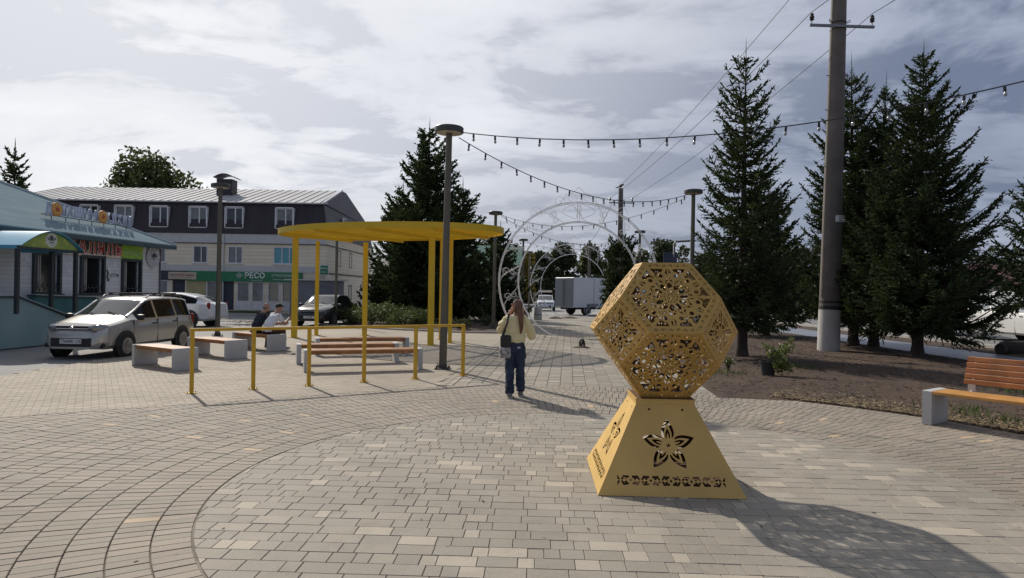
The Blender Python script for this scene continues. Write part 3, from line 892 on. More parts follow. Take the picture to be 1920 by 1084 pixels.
MB().lathe([(0.075, 0), (0.06, 4.5)], n=12).build('pole', m_lamp, t, True); MB().lathe([(0.12, -.02), (0.12, .06)], n=12).build('footing', m_kerb, t)

# ------------------------------------------------------------------ yellow canopy
EC, EA, EBm, ER = (-4.25, 22.35), 4.22, 2.5, R(-25)
e1 = (math.cos(ER), math.sin(ER)); e2 = (-math.sin(ER), math.cos(ER))
can = thing('canopy', 'yellow oval slatted canopy on slender posts over the benches', 'canopy', (EC[0], EC[1], 0), ER)
ring_pts = []
ZR = 3.60
NR = 72
def ell(a, s=1.0): return (EA * s * math.cos(a), EBm * s * math.sin(a))
b = MB(); vs = []; fs = []
for i in range(NR):
    a = 2 * math.pi * i / NR
    for s, z in ((1.0, ZR - .02), (1.0, ZR + .16), (0.985, ZR + .16), (0.985, ZR - .02)):
        x, y = ell(a, s); vs.append((x, y, z))
for i in range(NR):
    i2 = (i + 1) % NR
    for k in range(4):
        k2 = (k + 1) % 4
        fs.append((i * 4 + k, i2 * 4 + k, i2 * 4 + k2, i * 4 + k2))
b.add(vs, fs); b.build('rim', m_yel2, can, True)
ns = 25
for k in range(ns):
    y = -EBm + (k + .5) * 2 * EBm / ns
    hx = EA * math.sqrt(max(0, 1 - (y / EBm) ** 2)) * 0.985
    if hx < 0.3: continue
    MB().box((0, y, ZR + 0.07), (2 * hx, 0.045, 0.09)).build('slat', m_yel2, can)
for x in (-2.9, -1.0, 1.0, 2.9):
    hy = EBm * math.sqrt(1 - (x / EA) ** 2) * 0.98
    MB().box((x, 0, ZR - 0.045), (0.09, 2 * hy, 0.10), bev=.004).build('beam', m_yel2, can)
for (x, y, w) in [(-7.63, 23.24, .19), (-7.25, 24.6, .12), (-5.59, 25.1, .17), (-2.56, 21.0, .19), (-2.5, 23.4, .12), (-2.04, 22.0, .12)]:
    dx, dy = x - EC[0], y - EC[1]
    lx, ly = dx * e1[0] + dy * e1[1], dx * e2[0] + dy * e2[1]
    k = math.hypot(lx / EA, ly / EBm)
    if k > 0.93: lx *= 0.93 / k; ly *= 0.93 / k
    p = MB().box((lx, ly, (ZR - 0.1) / 2), (w, 0.11, ZR - 0.1), R(25), bev=.006).build('post', m_yel2, can)
    MB().box((lx, ly, 0.008), (w + .12, .24, 0.016), R(18)).build('base_plate', m_yel2, p)

# ------------------------------------------------------------------ benches
m_conc = mat('bench_concrete', (0.46, 0.46, 0.45), 0.8, var=0.1, scale=2.5, bump=0.12, bscale=50)
m_wood = mat('bench_wood', (0.36, 0.165, 0.065), 0.5, var=0.3, scale=4.0, bump=0.1, bscale=20)
m_wood2 = mat('bench_wood_orange', (0.40, 0.17, 0.065), 0.5, var=0.28, scale=4.0, bump=0.1, bscale=20)
m_wood3 = mat('bench_wood_honey', (0.55, 0.27, 0.07), 0.42, var=0.2, scale=4.0, bump=0.1, bscale=20)
def bench(label, p0, p1, depth, group=None, slab_t=0.11, seat_h=0.46, nplank=6):
    """p0, p1: front corners of the end slabs; the bench lies to the left of p0 -> p1"""
    L = math.hypot(p1[0] - p0[0], p1[1] - p0[1]); a = math.atan2(p1[1] - p0[1], p1[0] - p0[0])
    t = thing('bench', label, 'bench', (p0[0], p0[1], 0), a, group)
    for x in (slab_t / 2, L - slab_t / 2):
        MB().box((x, depth / 2, seat_h / 2), (slab_t, depth, seat_h), bev=0.008).build('end_slab', m_conc, t)
    w = (depth - 0.02) / nplank
    for k in range(nplank):
        MB().box((L / 2, 0.01 + w * (k + .5), seat_h - 0.028), (L - 2 * slab_t - .004, w - 0.008, 0.045), bev=0.005).build('plank', m_wood, t)
    b = MB()
    for y in (0.07, depth - 0.07): b.box((L / 2, y, seat_h - 0.075), (L - 2 * slab_t - .004, 0.05, 0.045))
    b.build('seat_frame', m_wood, t)
    return t
bench('short concrete and wood bench nearest the silver station wagon', (-8.28, 14.45), (-6.88, 13.53), 0.52, 'short benches', 0.10)
bench('short concrete and wood bench between the wagon bench and the seated men', (-8.2, 16.75), (-6.79, 15.8), 0.56, 'short benches', 0.10)
bench('short concrete and wood bench with two men sitting on it', (-7.95, 18.85), (-6.56, 17.92), 0.56, 'short benches', 0.10)
bench('long wooden bench nearest the yellow handrail', (-4.26, 13.64), (-1.93, 14.50), 0.46, 'long benches', 0.10)
bench('long wooden bench in the middle of the row of three', (-4.87, 15.04), (-2.68, 15.85), 0.46, 'long benches', 0.10)
bench('long wooden bench farthest back under the canopy', (-5.0, 16.95), (-2.74, 17.79), 0.46, 'long benches', 0.10)
# bench with a backrest at the soil bed
def back_bench():
    p0 = Vector((5.70, 9.16)); d = Vector((0.58, -0.81)).normalized(); a = math.atan2(d.y, d.x)
    t = thing('bench_with_backrest', 'orange wooden bench with slatted backrest on concrete slabs at the soil bed', 'bench', (p0.x, p0.y, 0), a)
    L, dep = 2.3, 0.52
    for x in (0.06, L - 0.06): MB().box((x, dep / 2, 0.235), (0.12, dep, 0.47), bev=0.008).build('end_slab', m_conc, t)
    for k in range(5): MB().box((L / 2, 0.045 + 0.097 * k, 0.448), (L - .246, 0.088, 0.042), bev=0.006).build('seat_plank', m_wood3, t)
    for k in range(5): MB().box((L / 2 + .1, 0.50 + 0.03 * k, 0.60 + 0.076 * k), (L - 0.45, 0.03, 0.066), bev=0.006).build('back_slat', m_wood2, t)
    for x in (0.42, L / 2, L - 0.42):
        b = MB(); b.tube([(x, 0.45, 0.40), (x, 0.53, 0.52), (x, 0.65, 0.93)], 0.02, 6); b.box((x, 0.50, 0.50), (0.09, 0.02, 0.2)); b.build('back_bracket', m_conc, t)
back_bench()

# ------------------------------------------------------------------ white wire arches over the path
m_white = mat('white_enamel', (0.82, 0.82, 0.82), 0.35, var=0.06)
def spiral(cx, cz, r0, turns, a0, sgn, n=22):
    return [(cx + r0 * (1 - 0.8 * i / n) * math.cos(a0 + sgn * turns * 6.283 * i / n), cz + r0 * (1 - 0.8 * i / n) * math.sin(a0 + sgn * turns * 6.283 * i / n)) for i in range(n + 1)]
def make_arch():
    t = thing('wire_arch', 'x', 'arch')
    Ro, Ri, zc, dep = 3.16, 2.38, 2.18, 0.42
    a0 = -math.asin(zc / Ro)
    for Rr in (Ro, Ri):
        s0 = -math.asin(min(1, zc / Rr)) if Rr > zc else -math.pi / 2 + 0.02
        for y in (-dep / 2, dep / 2):
            n = 60; pts = []
            for i in range(n + 1):
                a = s0 + (math.pi - 2 * s0) * i / n
                pts.append((Rr * math.cos(a), y, zc + Rr * math.sin(a)))
            MB().tube(pts, 0.019, 6).build('ring_tube', m_white, t, True)
    for i in range(19):                               # rungs tie the front and back rings
        a = a0 + .03 + (math.pi - 2 * a0 - .06) * i / 18
        b = MB()
        for Rr in (Ro, Ri):
            if zc + Rr * math.sin(a) > 0: b.tube([(Rr * math.cos(a), -dep / 2, zc + Rr * math.sin(a)), (Rr * math.cos(a), dep / 2, zc + Rr * math.sin(a))], 0.011, 5)
        b.build('rung', m_white, t)
    for i in range(13):                               # scrolls between the rings
        a = a0 + 0.18 + (math.pi - 2 * a0 - 0.36) * i / 12
        rm = (Ro + Ri) / 2; cx, cz = rm * math.cos(a), zc + rm * math.sin(a)
        for y in (-dep / 2, dep / 2):
            b = MB(); sg = 1 if i % 2 else -1
            pts = []
            for k in range(26):
                f = k / 25; ph = a + sg * (f - .5) * 0.30
                rr = Ri + (Ro - Ri) * (0.5 + 0.46 * math.sin((f - .5) * math.pi) * sg)
                pts.append((rr * math.cos(ph), y, zc + rr * math.sin(ph)))
            b.tube(pts, 0.0065, 5)
            b.tube([(x, y, z) for x, z in spiral(cx + .12 * math.cos(a), cz + .12 * math.sin(a), 0.17, 1.3, a + 1.57, sg)], 0.0065, 5)
            b.tube([(x, y, z) for x, z in spiral(cx - .14 * math.cos(a), cz - .14 * math.sin(a), 0.13, 1.2, a - 1.57, -sg)], 0.006, 5)
            b.build('scroll', m_white, t)
    # crest
    top = zc + Ro
    for s in (-1, 1):
        for (cx, cz, r) in ((0.30, 0.18, 0.22), (0.78, 0.03, 0.26), (1.75, -0.42, 0.28)):
            b = MB(); b.tube([(s * x, 0, top + z) for x, z in spiral(cx, cz, r, 1.3, math.pi * 1.2, -1)], 0.008, 5); b.build('crest_scroll', m_white, t)
        b = MB(); b.tube([(s * 0.75, 0, top - .05), (s * .5, 0, top + .3), (s * .2, 0, top + .42), (0, 0, top + .62)], 0.009, 5); b.build('crest_bow', m_white, t)
        b = MB(); b.tube([(s * 0.05, -dep / 2, zc + Ri), (s * 0.05, -dep / 2, zc + Ro)], 0.012, 5); b.tube([(s * 0.05, dep / 2, zc + Ri), (s * 0.05, dep / 2, zc + Ro)], 0.012, 5); b.build('king_post', m_white, t)
        b = MB(); pts = [(s * (0.1 + 0.55 * math.sin(k / 10 * math.pi)), -dep / 2, zc + Ri + 0.1 + 0.6 * k / 10) for k in range(11)]; b.tube(pts, 0.009, 5); b.build('lyre', m_white, t)
        xf = s * 2.29
        b = MB()
        for (xa, ya, xb, yb) in ((-.5, -.35, .35, -.35), (-.5, .35, .35, .35), (-.5, -.35, -.5, .35), (.35, -.35, .35, .35)):
            b.tube([(xf + s * xa, ya, 0.03), (xf + s * xb, yb, 0.03)], 0.02, 5)
        b.tube([(xf - s * .5, -.35, .03), (xf + s * .05, -dep / 2, 0.35)], 0.014, 5); b.tube([(xf - s * .5, .35, .03), (xf + s * .05, dep / 2, 0.35)], 0.014, 5)
        b.build('base_frame', m_white, t)
    return t
arch0 = make_arch()
arch0.location = (2.62, 26.5, 0); arch0.rotation_euler = (0, 0, -math.atan(PDX)); tag(arch0, 'near white wire scrollwork arch spanning the paved path', 'arch', 'white wire arches over the path')
arch1 = copy_tree(arch0); arch1.location = (4.5, 49.0, 0); tag(arch1, 'far white wire arch seen through the near one', 'arch', 'white wire arches over the path')

# ------------------------------------------------------------------ utility poles and wires
m_pole = mat('pole_concrete', (0.105, 0.09, 0.08), 0.8, col2=(0.165, 0.14, 0.122), scale=2.2, detail=9, bump=0.2, bscale=25)
m_wash = mat('whitewash', (0.46, 0.45, 0.43), 0.85, var=0.1, scale=3, bump=0.15, bscale=30)
m_blk = mat('black_band', (0.03, 0.03, 0.032), 0.7)
m_ins = mat('insulator', (0.025, 0.018, 0.014), 0.2, spec=0.7)
m_wire = mat('wire', (0.03, 0.03, 0.032), 0.6)
m_galv = mat('galvanised', (0.22, 0.22, 0.23), 0.5, 0.6)
def concrete_pole(label, loc, H, r0, r1, lean, zarm, arm, wash):
    t = thing('utility_pole', label, 'pole', loc); t.rotation_euler = (0, lean, 0)
    def rr(z): return r0 + (r1 - r0) * z / H
    b = MB(); b.lathe([(rr(z), z) for z in (0.02, H * .25, H * .5, H * .75, H)], n=28); b.build('shaft', m_pole, t, True)
    if wash:
        b = MB(); b.lathe([(rr(z) + .006, z) for z in (0.0, 0.7, 1.36)], n=28); b.build('whitewash', m_wash, t, True)
        b = MB(); b.lathe([(rr(1.38) + .009, 1.32), (rr(1.42) + .009, 1.44)], n=28); b.build('band', m_blk, t, True)
        b = MB(); b.lathe([(rr(1.56) + .007, 1.53), (rr(1.6) + .007, 1.60)], n=28); b.build('band', m_blk, t, True)
        pl = MB().box((0.10, -rr(4.2) - .012, 4.2), (0.30, 0.012, 0.2), R(8)).build('number_plate', m_white, t)
        for k in range(3): MB().box((0.14, -rr(4.2) - .022, 4.135 + .06 * k), (0.19, 0.004, 0.022), R(8)).build('print_line', m_blk, pl)
        for z in (5.9, 7.7, 8.8):
            MB().tube([(-rr(z) - .09, 0, z), (rr(z) + .09, 0, z + .01)], 0.012, 6).build('step_peg', m_bolt, t)
        MB().tube([(-rr(z_) * .96 - .012, -rr(z_) * .3, z_) for z_ in (1.7, 3.5, 5.5, 8, 10.2, 11.6)], .011, 5).build('down_cable', m_wire, t)
    a = MB().box((0, -r1 - .03, zarm), (arm, 0.07, 0.075)).build('cross_arm', m_galv, t)
    for s in (-1, 1):
        x = s * (arm / 2 - .07)
        b = MB(); b.lathe([(.012, 0), (.012, .12), (.05, .12), (.075, .15), (.05, .18), (.07, .2), (.075, .23), (.05, .27), (.06, .3), (.03, .35)], (x, -r1 - .03, zarm + .03), 12)
        b.build('insulator', m_ins, a, True)
    b = MB(); b.lathe([(rr(zarm) + .01, zarm - .06), (rr(zarm) + .01, zarm - .02)], n=24); b.lathe([(rr(zarm) + .01, zarm + .15), (rr(zarm) + .01, zarm + .19)], n=24)
    for s in (-1, 1): b.tube([(s * rr(zarm), -.05, zarm + .17), (s * (rr(zarm) + .1), -.1, zarm + .2), (s * (rr(zarm) + .1), -.1, zarm + .26), (s * rr(zarm), -.05, zarm + .22)], 0.012, 5)
    b.build('clamp', m_bolt, t)
    return t
concrete_pole('thick concrete utility pole with whitewashed foot among the spruces', (10.14, 21.14, 0), 12.4, 0.33, 0.215, 0.016, 10.3, 2.05, True)
concrete_pole('distant utility pole with a bird on top behind the first arch', (7.55, 46.5, 0), 9.1, 0.22, 0.16, 0.0, 8.05, 1.7, False)
concrete_pole('farthest utility pole rising above the box truck', (10.7, 92.0, 0), 9.0, 0.22, 0.17, 0.0, 8.2, 1.6, False)
# bird
t = thing('bird', 'small dark bird perched on top of the distant utility pole', 'bird', (7.53, 46.5, 9.1))
b = MB(); b.lathe([(0.02, -.16), (0.09, -.06), (0.1, .03), (0.07, .12), (0.05, .17), (0.06, .22), (0.01, .28)], (0, 0, .17), 10, M=Matrix.Rotation(R(60), 3, 'Y')); b.tube([(-.1, 0, .1), (-.36, 0, .02)], [.05, .03], 6)
b.tube([(.0, .03, .12), (.0, .03, 0)], .012, 5); b.tube([(.0, -.03, .12), (.0, -.03, 0)], .012, 5); b.build('body', m_blk, t, True)
def sag(a, c, s, n=24):
    a, c = Vector(a), Vector(c)
    return [a.lerp(c, i / n) - Vector((0, 0, 4 * s * (i / n) * (1 - i / n))) for i in range(n + 1)]
def wire(label, pts, r=0.012):
    tag(MB().tube(pts, r, 5).build('overhead_wire', m_wire), label, 'wire', 'overhead wires')
wire('overhead wire from the left insulator of the concrete pole to the distant pole', sag((9.33, 20.9, 10.72), (6.8, 46.3, 8.4), 0.35))
wire('overhead wire from the right insulator of the concrete pole to the distant pole', sag((11.28, 20.9, 10.72), (8.3, 46.3, 8.4), 0.35))
wire('overhead wire leaving the left insulator towards the top edge of the picture', sag((9.33, 20.9, 10.72), (11.0, -6, 10.6), 0.3))
wire('overhead wire leaving the right insulator towards the top edge of the picture', sag((11.28, 20.9, 10.72), (13.2, -6, 10.6), 0.3))
wire('uppermost overhead wire passing left of the concrete pole', sag((9.6, 21.0, 12.3), (7.4, 46.4, 9.2), 0.3) )
wire('uppermost overhead wire running from the concrete pole over the plaza', sag((9.6, 21.0, 12.3), (11.6, -6, 12.0), 0.3))
wire('thin wire between the two distant poles', sag((7.0, 46.5, 8.2), (10.2, 92, 8.3), 0.6), 0.016)

# ------------------------------------------------------------------ festoon lights
m_cable = mat('festoon_cable', (0.02, 0.02, 0.022), 0.6)
m_sock = mat('bulb_socket', (0.02, 0.02, 0.022), 0.5)
m_bulb = mat('bulb_glass', (0.32, 0.33, 0.34), 0.12, spec=0.8)
sock_me = MB().lathe([(0.016, 0.0), (0.022, -.02), (0.023, -.085), (0.017, -.095)], n=8).mesh('socket', m_sock, True)
bulb_me = MB().lathe([(0.014, -.095), (0.024, -.112), (0.029, -.132), (0.024, -.155), (0.010, -.166)], n=10).mesh('bulb', m_bulb, True)
def festoon(label, a, c, s, n):
    pts = sag(a, c, s, 30)
    t = thing('festoon_lights', label, 'string lights', a, 0, 'festoon strings between the lamp posts')
    a = Vector(a)
    MB().tube([p - a for p in pts], 0.011, 5).build('cable', m_cable, t)
    for i in range(n):
        f = (i + .6) / n; k = f * 30; j = min(29, int(k)); p = pts[j].lerp(pts[j + 1], k - j) - a
        so_ = obj('socket', sock_me, t, p); bo = obj('bulb', bulb_me, so_)
        so_.rotation_euler = (random.uniform(-.12, .12), random.uniform(-.12, .12), 0)
festoon('upper string of festoon bulbs from the tall lamp post off to the right edge', (-1.18, 14.6, 5.24), (9.3, 9.6, 5.45), 0.62, 22)
festoon('string of festoon bulbs swooping from the tall lamp post to the lamp behind the spruce', (-1.25, 14.85, 5.18), (6.05, 23.0, 5.2), 0.72, 20)
festoon('string of festoon bulbs from the bed lamp post across the first arch', (-0.55, 30.2, 5.22), (6.1, 23.25, 5.15), 0.75, 17)
festoon('string of festoon bulbs from the bed lamp post to the distant right lamp', (-0.55, 30.5, 5.2), (7.15, 38.4, 5.2), 0.95, 18)
festoon('farthest string of festoon bulbs beyond the first arch', (0.95, 46.0, 5.2), (7.2, 38.7, 5.2), 0.7, 14)

# ------------------------------------------------------------------ small things on and by the path
t = thing('cable_stub', 'black cable stub sticking out of a dirt patch in the path', 'cable', (2.22, 20.9, 0))
b = MB(); b.lathe([(0.30, 0.001), (0.2, 0.03), (0.06, 0.045)], n=14); b.build('dirt_patch', m_soil, t, True)
b = MB(); b.tube([(-.03, 0, .03), (-.05, 0, .14), (-.02, .02, .24), (.03, 0, .26), (.08, 0, .2), (.09, 0, .05)], 0.035, 7); b.tube([(0, 0, .03), (.03, .02, .16), (.07, 0, .25)], 0.03, 7); b.build('cable', m_blk, t, True)
t = thing('litter_bin', 'white cylindrical litter bin beside the far end of the path', 'bin', (1.62, 40.8, 0))
b = MB(); b.lathe([(0.23, 0.0), (0.25, 0.03), (0.25, 0.76), (0.235, 0.8), (0.2, 0.8), (0.2, 0.7)], n=22); b.build('body', m_conc, t, True)
MB().lathe([(0.253, .3), (0.257, .31), (0.257, .36), (0.253, .37)], n=22).build('hoop', m_galv, t, True)
for i, (x, y, s) in enumerate([(2.9, 43.5, 1.0), (3.9, 44.3, 1.2)]):
    t = thing('soil_heap', ['low heap of dug soil on the far path nearest the litter bin', 'low heap of dug soil on the far path in front of the truck'][i], 'soil heap', (x, y, 0), 0, 'dug soil on the far path')
    MB().lathe([(0.5 * s, 0), (0.38 * s, .05), (0.2 * s, .1), (0.05, .13)], n=12).build('heap', m_soil, t, True)
# solar street light
t = thing('solar_light', 'dark solar panel on a pole with a bent lamp arm behind the sculpture', 'solar light', (7.45, 30.5, 0))
MB().tube([(0, 0, 0), (0, 0, 4.05), (0.06, 0, 4.15), (0.7, 0, 4.2)], 0.05, 8).build('pole', m_galv, t, True)
m_pv = mat('solar_cells', (0.012, 0.016, 0.035), 0.25, spec=0.7)
pm = MB().box((-.2, -.1, 3.28), (0.62, 0.03, 0.82), 0.0, M=Matrix.Rotation(R(-28), 3, 'X') @ Matrix.Rotation(R(5), 3, 'Y')).build('panel', m_pv, t)
MB().box((-.2, -.135, 3.30), (0.62, 0.012, 0.02), M=Matrix.Rotation(R(-28), 3, 'X') @ Matrix.Rotation(R(5), 3, 'Y')).build('panel_bar', m_galv, pm)
MB().box((0.8, 0, 4.2), (0.4, 0.14, 0.05), bev=.01).build('lamp', m_galv, t)
# dark log at the verge
t = thing('log', 'short dark log lying on the verge at the right edge', 'log', (16.1, 21.1, 0.16), R(20))
b = MB(); b.tube([(-.6, 0, 0), (-.55, 0, .02), (.9, 0, 0), (1.6, 0, .02)], [.2, .24, .25, .22], 12); b.build('trunk', mat('log_bark', (0.04, 0.03, 0.024), 0.95, bump=.6, bscale=15), t, True)
b = MB(); b.tube([(-.75, 0, .02), (-.6, 0, 0)], [.17, .19], 12); b.build('cut_end', mat('log_end', (0.05, 0.04, 0.032), 0.9), t, True)
# ------------------------------------------------------------------ spruces
m_bark = mat('spruce_bark', (0.055, 0.042, 0.034), 0.95, bump=0.6, bscale=18, var=0.3)
m_needle = mat('spruce_needles', (0.030, 0.050, 0.020), 0.6, rnd=0.55, thin=0.28, col2=(0.075, 0.10, 0.034), scale=0.9, spec=0.35, coords='Object')
m_needle_far = mat('spruce_needles_far', (0.02, 0.034, 0.018), 0.75, rnd=0.45, col2=(0.04, 0.06, 0.028), scale=0.7, spec=0.25)
def spindle_mesh(name, P, Q, Wd, m, r):
    """every shoot is a pair of crossed pointed blades"""
    n = len(P); D = Q - P; L = np.linalg.norm(D, axis=1, keepdims=True) + 1e-9; d = D / L
    a = r.normal(size=(n, 3)); s = np.cross(d, a); s /= np.linalg.norm(s, axis=1, keepdims=True) + 1e-9
    t = np.cross(d, s); mid = P + D * 0.42
    V = np.zeros((n, 2, 4, 3), np.float32)
    for k, v in enumerate((s, t)):
        V[:, k, 0] = P; V[:, k, 1] = mid + v * Wd[:, None]; V[:, k, 2] = Q; V[:, k, 3] = mid - v * Wd[:, None]
    return np_mesh(name, V.reshape(-1, 3), np.arange(n * 8).reshape(-1, 4), m)
def spruce_geo(H, rad, z0, seed, dens=1.0, width=0.022, tw_len=0.22, top=0.75, sub=True, full=0.85):
    r = np.random.default_rng(seed)
    P, Q, Wd = [], [], []; stems = []
    z = z0
    while z < H - 0.25:
        f = (z - z0) / (H - z0)
        Lmax = rad * (1 - f) ** full + 0.10
        nb = max(4, int((5 + 4.5 * (1 - f)) * min(1.25, dens) + 0.5))
        a0 = r.random() * 6.283
        if f > .8: nb = max(3, nb - 2)
        for k in range(nb):
            az = a0 + 6.283 * (k + r.uniform(-.35, .35)) / nb
            L = Lmax * r.choice([r.uniform(.9, 1.15), r.uniform(.45, .95)])
            if r.random() < 0.08: L *= 1.18
            zz = z + r.uniform(-.12, .12)
            up = -0.16 + 0.85 * f ** 1.1 + r.uniform(-.1, .12)
            curl = 0.22 + 0.12 * r.random()
            dh = np.array([math.cos(az), math.sin(az), 0.0])
            def pt(s): return np.array([0, 0, zz]) + dh * (L * s) + np.array([0, 0, 1.0]) * L * (up * s - 0.16 * math.sin(s * math.pi) * (1 - f) + curl * s * s * s)
            stems.append((pt(0.0), pt(0.5), pt(0.96), 0.012 + 0.012 * L))
            ntw = max(5, int(L / 0.075 * dens))
            side = np.array([-dh[1], dh[0], 0.0])
            for i in range(ntw):
                s = 0.10 + 0.9 * (i + r.random()) / ntw
                p = pt(s); t = pt(min(1, s + .04)) - pt(s - .04); t /= np.linalg.norm(t) + 1e-9
                for sg in (-1, 1):
                    if r.random() < 0.1: continue
                    l = (tw_len + 0.30 * L * (1 - s) ** 0.8 * min(1, s * 3)) * r.uniform(.6, 1.15)
                    d = t * r.uniform(.45, .8) + side * sg * r.uniform(.5, .9) + np.array([0, 0, r.uniform(-.55, .12) + 0.35 * f])
                    d /= np.linalg.norm(d)
                    e = p + d * l
                    P.append(p); Q.append(e); Wd.append(width * r.uniform(.8, 1.3))
                    if sub:
                        ns = int(l / 0.105)
                        for j in range(ns):
                            sp = p + d * l * (0.25 + 0.7 * (j + r.random()) / max(1, ns))
                            d2 = d * .7 + r.normal(size=3) * .45 + np.array([0, 0, -.22]); d2 /= np.linalg.norm(d2)
                            P.append(sp); Q.append(sp + d2 * tw_len * r.uniform(.4, .8)); Wd.append(width * r.uniform(.7, 1.1))
                # the shoot along the branch itself
                P.append(p); Q.append(p + t * tw_len * 1.1); Wd.append(width * 1.2)
                if r.random() < .6:
                    d3 = t * .4 + np.array([0, 0, .8]) + r.normal(size=3) * .25; d3 /= np.linalg.norm(d3)
                    P.append(p); Q.append(p + d3 * tw_len * .6); Wd.append(width)
            e = pt(1.0); t = e - pt(.9); t /= np.linalg.norm(t) + 1e-9
            P.append(pt(.95)); Q.append(e + t * tw_len * .8); Wd.append(width)
        z += (0.25 + 0.14 * r.random()) * (0.9 + 0.25 * f + (0.35 if f > .8 else 0)) / max(.7, dens ** .5)
    # leader with bare top shoots
    for k in range(9):
        zt = H - 0.15 - 0.09 * k
        for j in range(3):
            a = r.random() * 6.283; d = np.array([math.cos(a) * .5, math.sin(a) * .5, .8]); l = 0.10 + .035 * k
            P.append(np.array([0, 0, zt])); Q.append(np.array([0, 0, zt]) + d * l); Wd.append(width * .7)
    P.append(np.array([0, 0, H - .3])); Q.append(np.array([0, 0, H + .55])); Wd.append(width * .6)
    P.append(np.array([0, 0, H - 1.0])); Q.append(np.array([0, 0, H + .1])); Wd.append(width * .9)
    return np.array(P), np.array(Q), np.array(Wd), stems
SPR = {}
def spruce(label, loc, H, rad, z0, seed, dens=1.0, width=0.022, tw=0.22, lean=(0, 0), group='spruces', m=None, sub=True, full=0.85, key=None):
    t = thing('spruce_tree', label, 'spruce', loc, random.random() * 6.28, group); t.rotation_euler = (lean[1], lean[0], 0)
    if key and key in SPR:
        for n_, me in SPR[key]: obj(n_, me, t)
        return t
    P, Q, Wd, stems = spruce_geo(H, rad, z0, seed, dens, width, tw, sub=sub, full=full)
    r = np.random.default_rng(seed + 99)
    cm = spindle_mesh('crown', P, Q, Wd, m or m_needle, r)
    b = MB(); r0 = 0.035 + 0.014 * H
    b.tube([(0, 0, -.05), (0, 0, .3), (0.02, 0, H * .3), (0, 0.02, H * .6), (0, 0, H * .97)], [r0 * 1.35, r0, r0 * .75, r0 * .42, 0.012], 10)
    for a, c, e, rr in stems[:: (1 if sub else 3)]:
        b.tube([a, c, e], [rr, rr * .6, .004], 4, caps=False)
    tm = b.mesh('trunk', m_bark, True)
    obj('trunk', tm, t); obj('crown', cm, t)
    if key: SPR[key] = (('trunk', tm), ('crown', cm))
    return t
spruce('open spruce with upswept tip right behind the golden sculpture', (6.45, 18.5, 0.02), 8.45, 1.55, 1.25, 11, 1.12, 0.020, 0.16, full=0.66)
spruce('smaller spruce deep between the sculpture spruce and the concrete pole', (10.9, 28.3, 0.02), 6.6, 2.1, 1.4, 12, 1.05, 0.028, 0.22)
spruce('tall spruce just right of the concrete pole, left one of a leaning pair', (12.05, 23.3, 0.02), 9.9, 2.15, 1.4, 13, 1.25, 0.021, 0.17, (-0.02, 0))
spruce('slim spruce squeezed between the concrete pole pair and the tall right spruce', (12.65, 23.1, 0.02), 9.2, 1.8, 1.5, 14, 1.25, 0.021, 0.17, (0.035, 0))
spruce('broad tall spruce with forked bare tip left of the backrest bench', (12.1, 19.7, 0.02), 9.0, 2.35, 1.25, 15, 1.32, 0.021, 0.165, (0.008, 0), full=0.84)
spruce('young spruce cut off by the right edge of the picture', (17.6, 22.0, 0.02), 6.9, 1.8, 1.8, 16, 0.8, 0.026, 0.2)
spruce('big dense spruce rising behind the yellow canopy', (-4.9, 38.2, 0.02), 11.2, 3.2, 0.9, 21, 0.85, 0.045, 0.30, full=0.72)
spruce('second dense spruce close right of the one behind the canopy', (-2.85, 37.2, 0.02), 7.6, 2.1, 0.9, 22, 0.8, 0.045, 0.28, full=0.7)
spruce('third spruce behind the canopy, left of the big dense one', (-6.6, 39.6, 0.02), 7.8, 2.2, 0.9, 23, 0.8, 0.045, 0.28, full=0.7)
spruce('small dense spruce behind the bed lamp post', (-0.75, 40.2, 0.02), 5.6, 1.6, 0.6, 24, 0.8, 0.05, 0.28, full=0.65)
spruce('dark spruce in front of the box truck beside the arch', (6.6, 40.0, 0.02), 5.3, 1.5, 1.4, 25, 0.85, 0.045, 0.28, full=0.62)
spruce('spruce tip rising behind the cafe roof at the left edge', (-30.2, 40.0, 0), 10.1, 2.1, 1.2, 26, 0.7, 0.05, 0.3, sub=False)

# ------------------------------------------------------------------ leafy crowns
def leaf_mesh(name, centres, radii, n, size, m, seed, squash=0.8, shell=0.55):
    r = np.random.default_rng(seed); k = len(centres); w = np.array([a ** 2 for a in radii]); w = w / w.sum()
    idx = r.choice(k, n, p=w); d = r.normal(size=(n, 3)); d /= np.linalg.norm(d, axis=1, keepdims=True)
    rad = (shell + (1 - shell) * r.random(n) ** .6) * np.array(radii)[idx] * (0.85 + .3 * r.random(n))
    C = np.array(centres)[idx] + d * rad[:, None] * np.array([1, 1, squash])
    u = r.normal(size=(n, 3)); u /= np.linalg.norm(u, axis=1, keepdims=True); v = np.cross(u, r.normal(size=(n, 3))); v /= np.linalg.norm(v, axis=1, keepdims=True) + 1e-9
    s = size[0] + (size[1] - size[0]) * r.random(n)
    V = np.zeros((n, 4, 3), np.float32)
    V[:, 0] = C - u * s[:, None]; V[:, 1] = C + v * (s * .55)[:, None]; V[:, 2] = C + u * s[:, None]; V[:, 3] = C - v * (s * .55)[:, None]
    return np_mesh(name, V.reshape(-1, 3), np.arange(n * 4).reshape(-1, 4), m)
m_leaf = mat('tree_leaves', (0.06, 0.08, 0.022), 0.6, rnd=0.5, thin=0.35, col2=(0.085, 0.10, 0.028), scale=0.5)
m_leaf_y = mat('birch_leaves', (0.16, 0.13, 0.02), 0.6, rnd=0.5, thin=0.35, col2=(0.25, 0.18, 0.03), scale=0.5)
m_leaf_d = mat('dark_leaves', (0.04, 0.056, 0.02), 0.7, rnd=0.5, thin=0.25, col2=(0.06, 0.075, 0.025), scale=0.5)
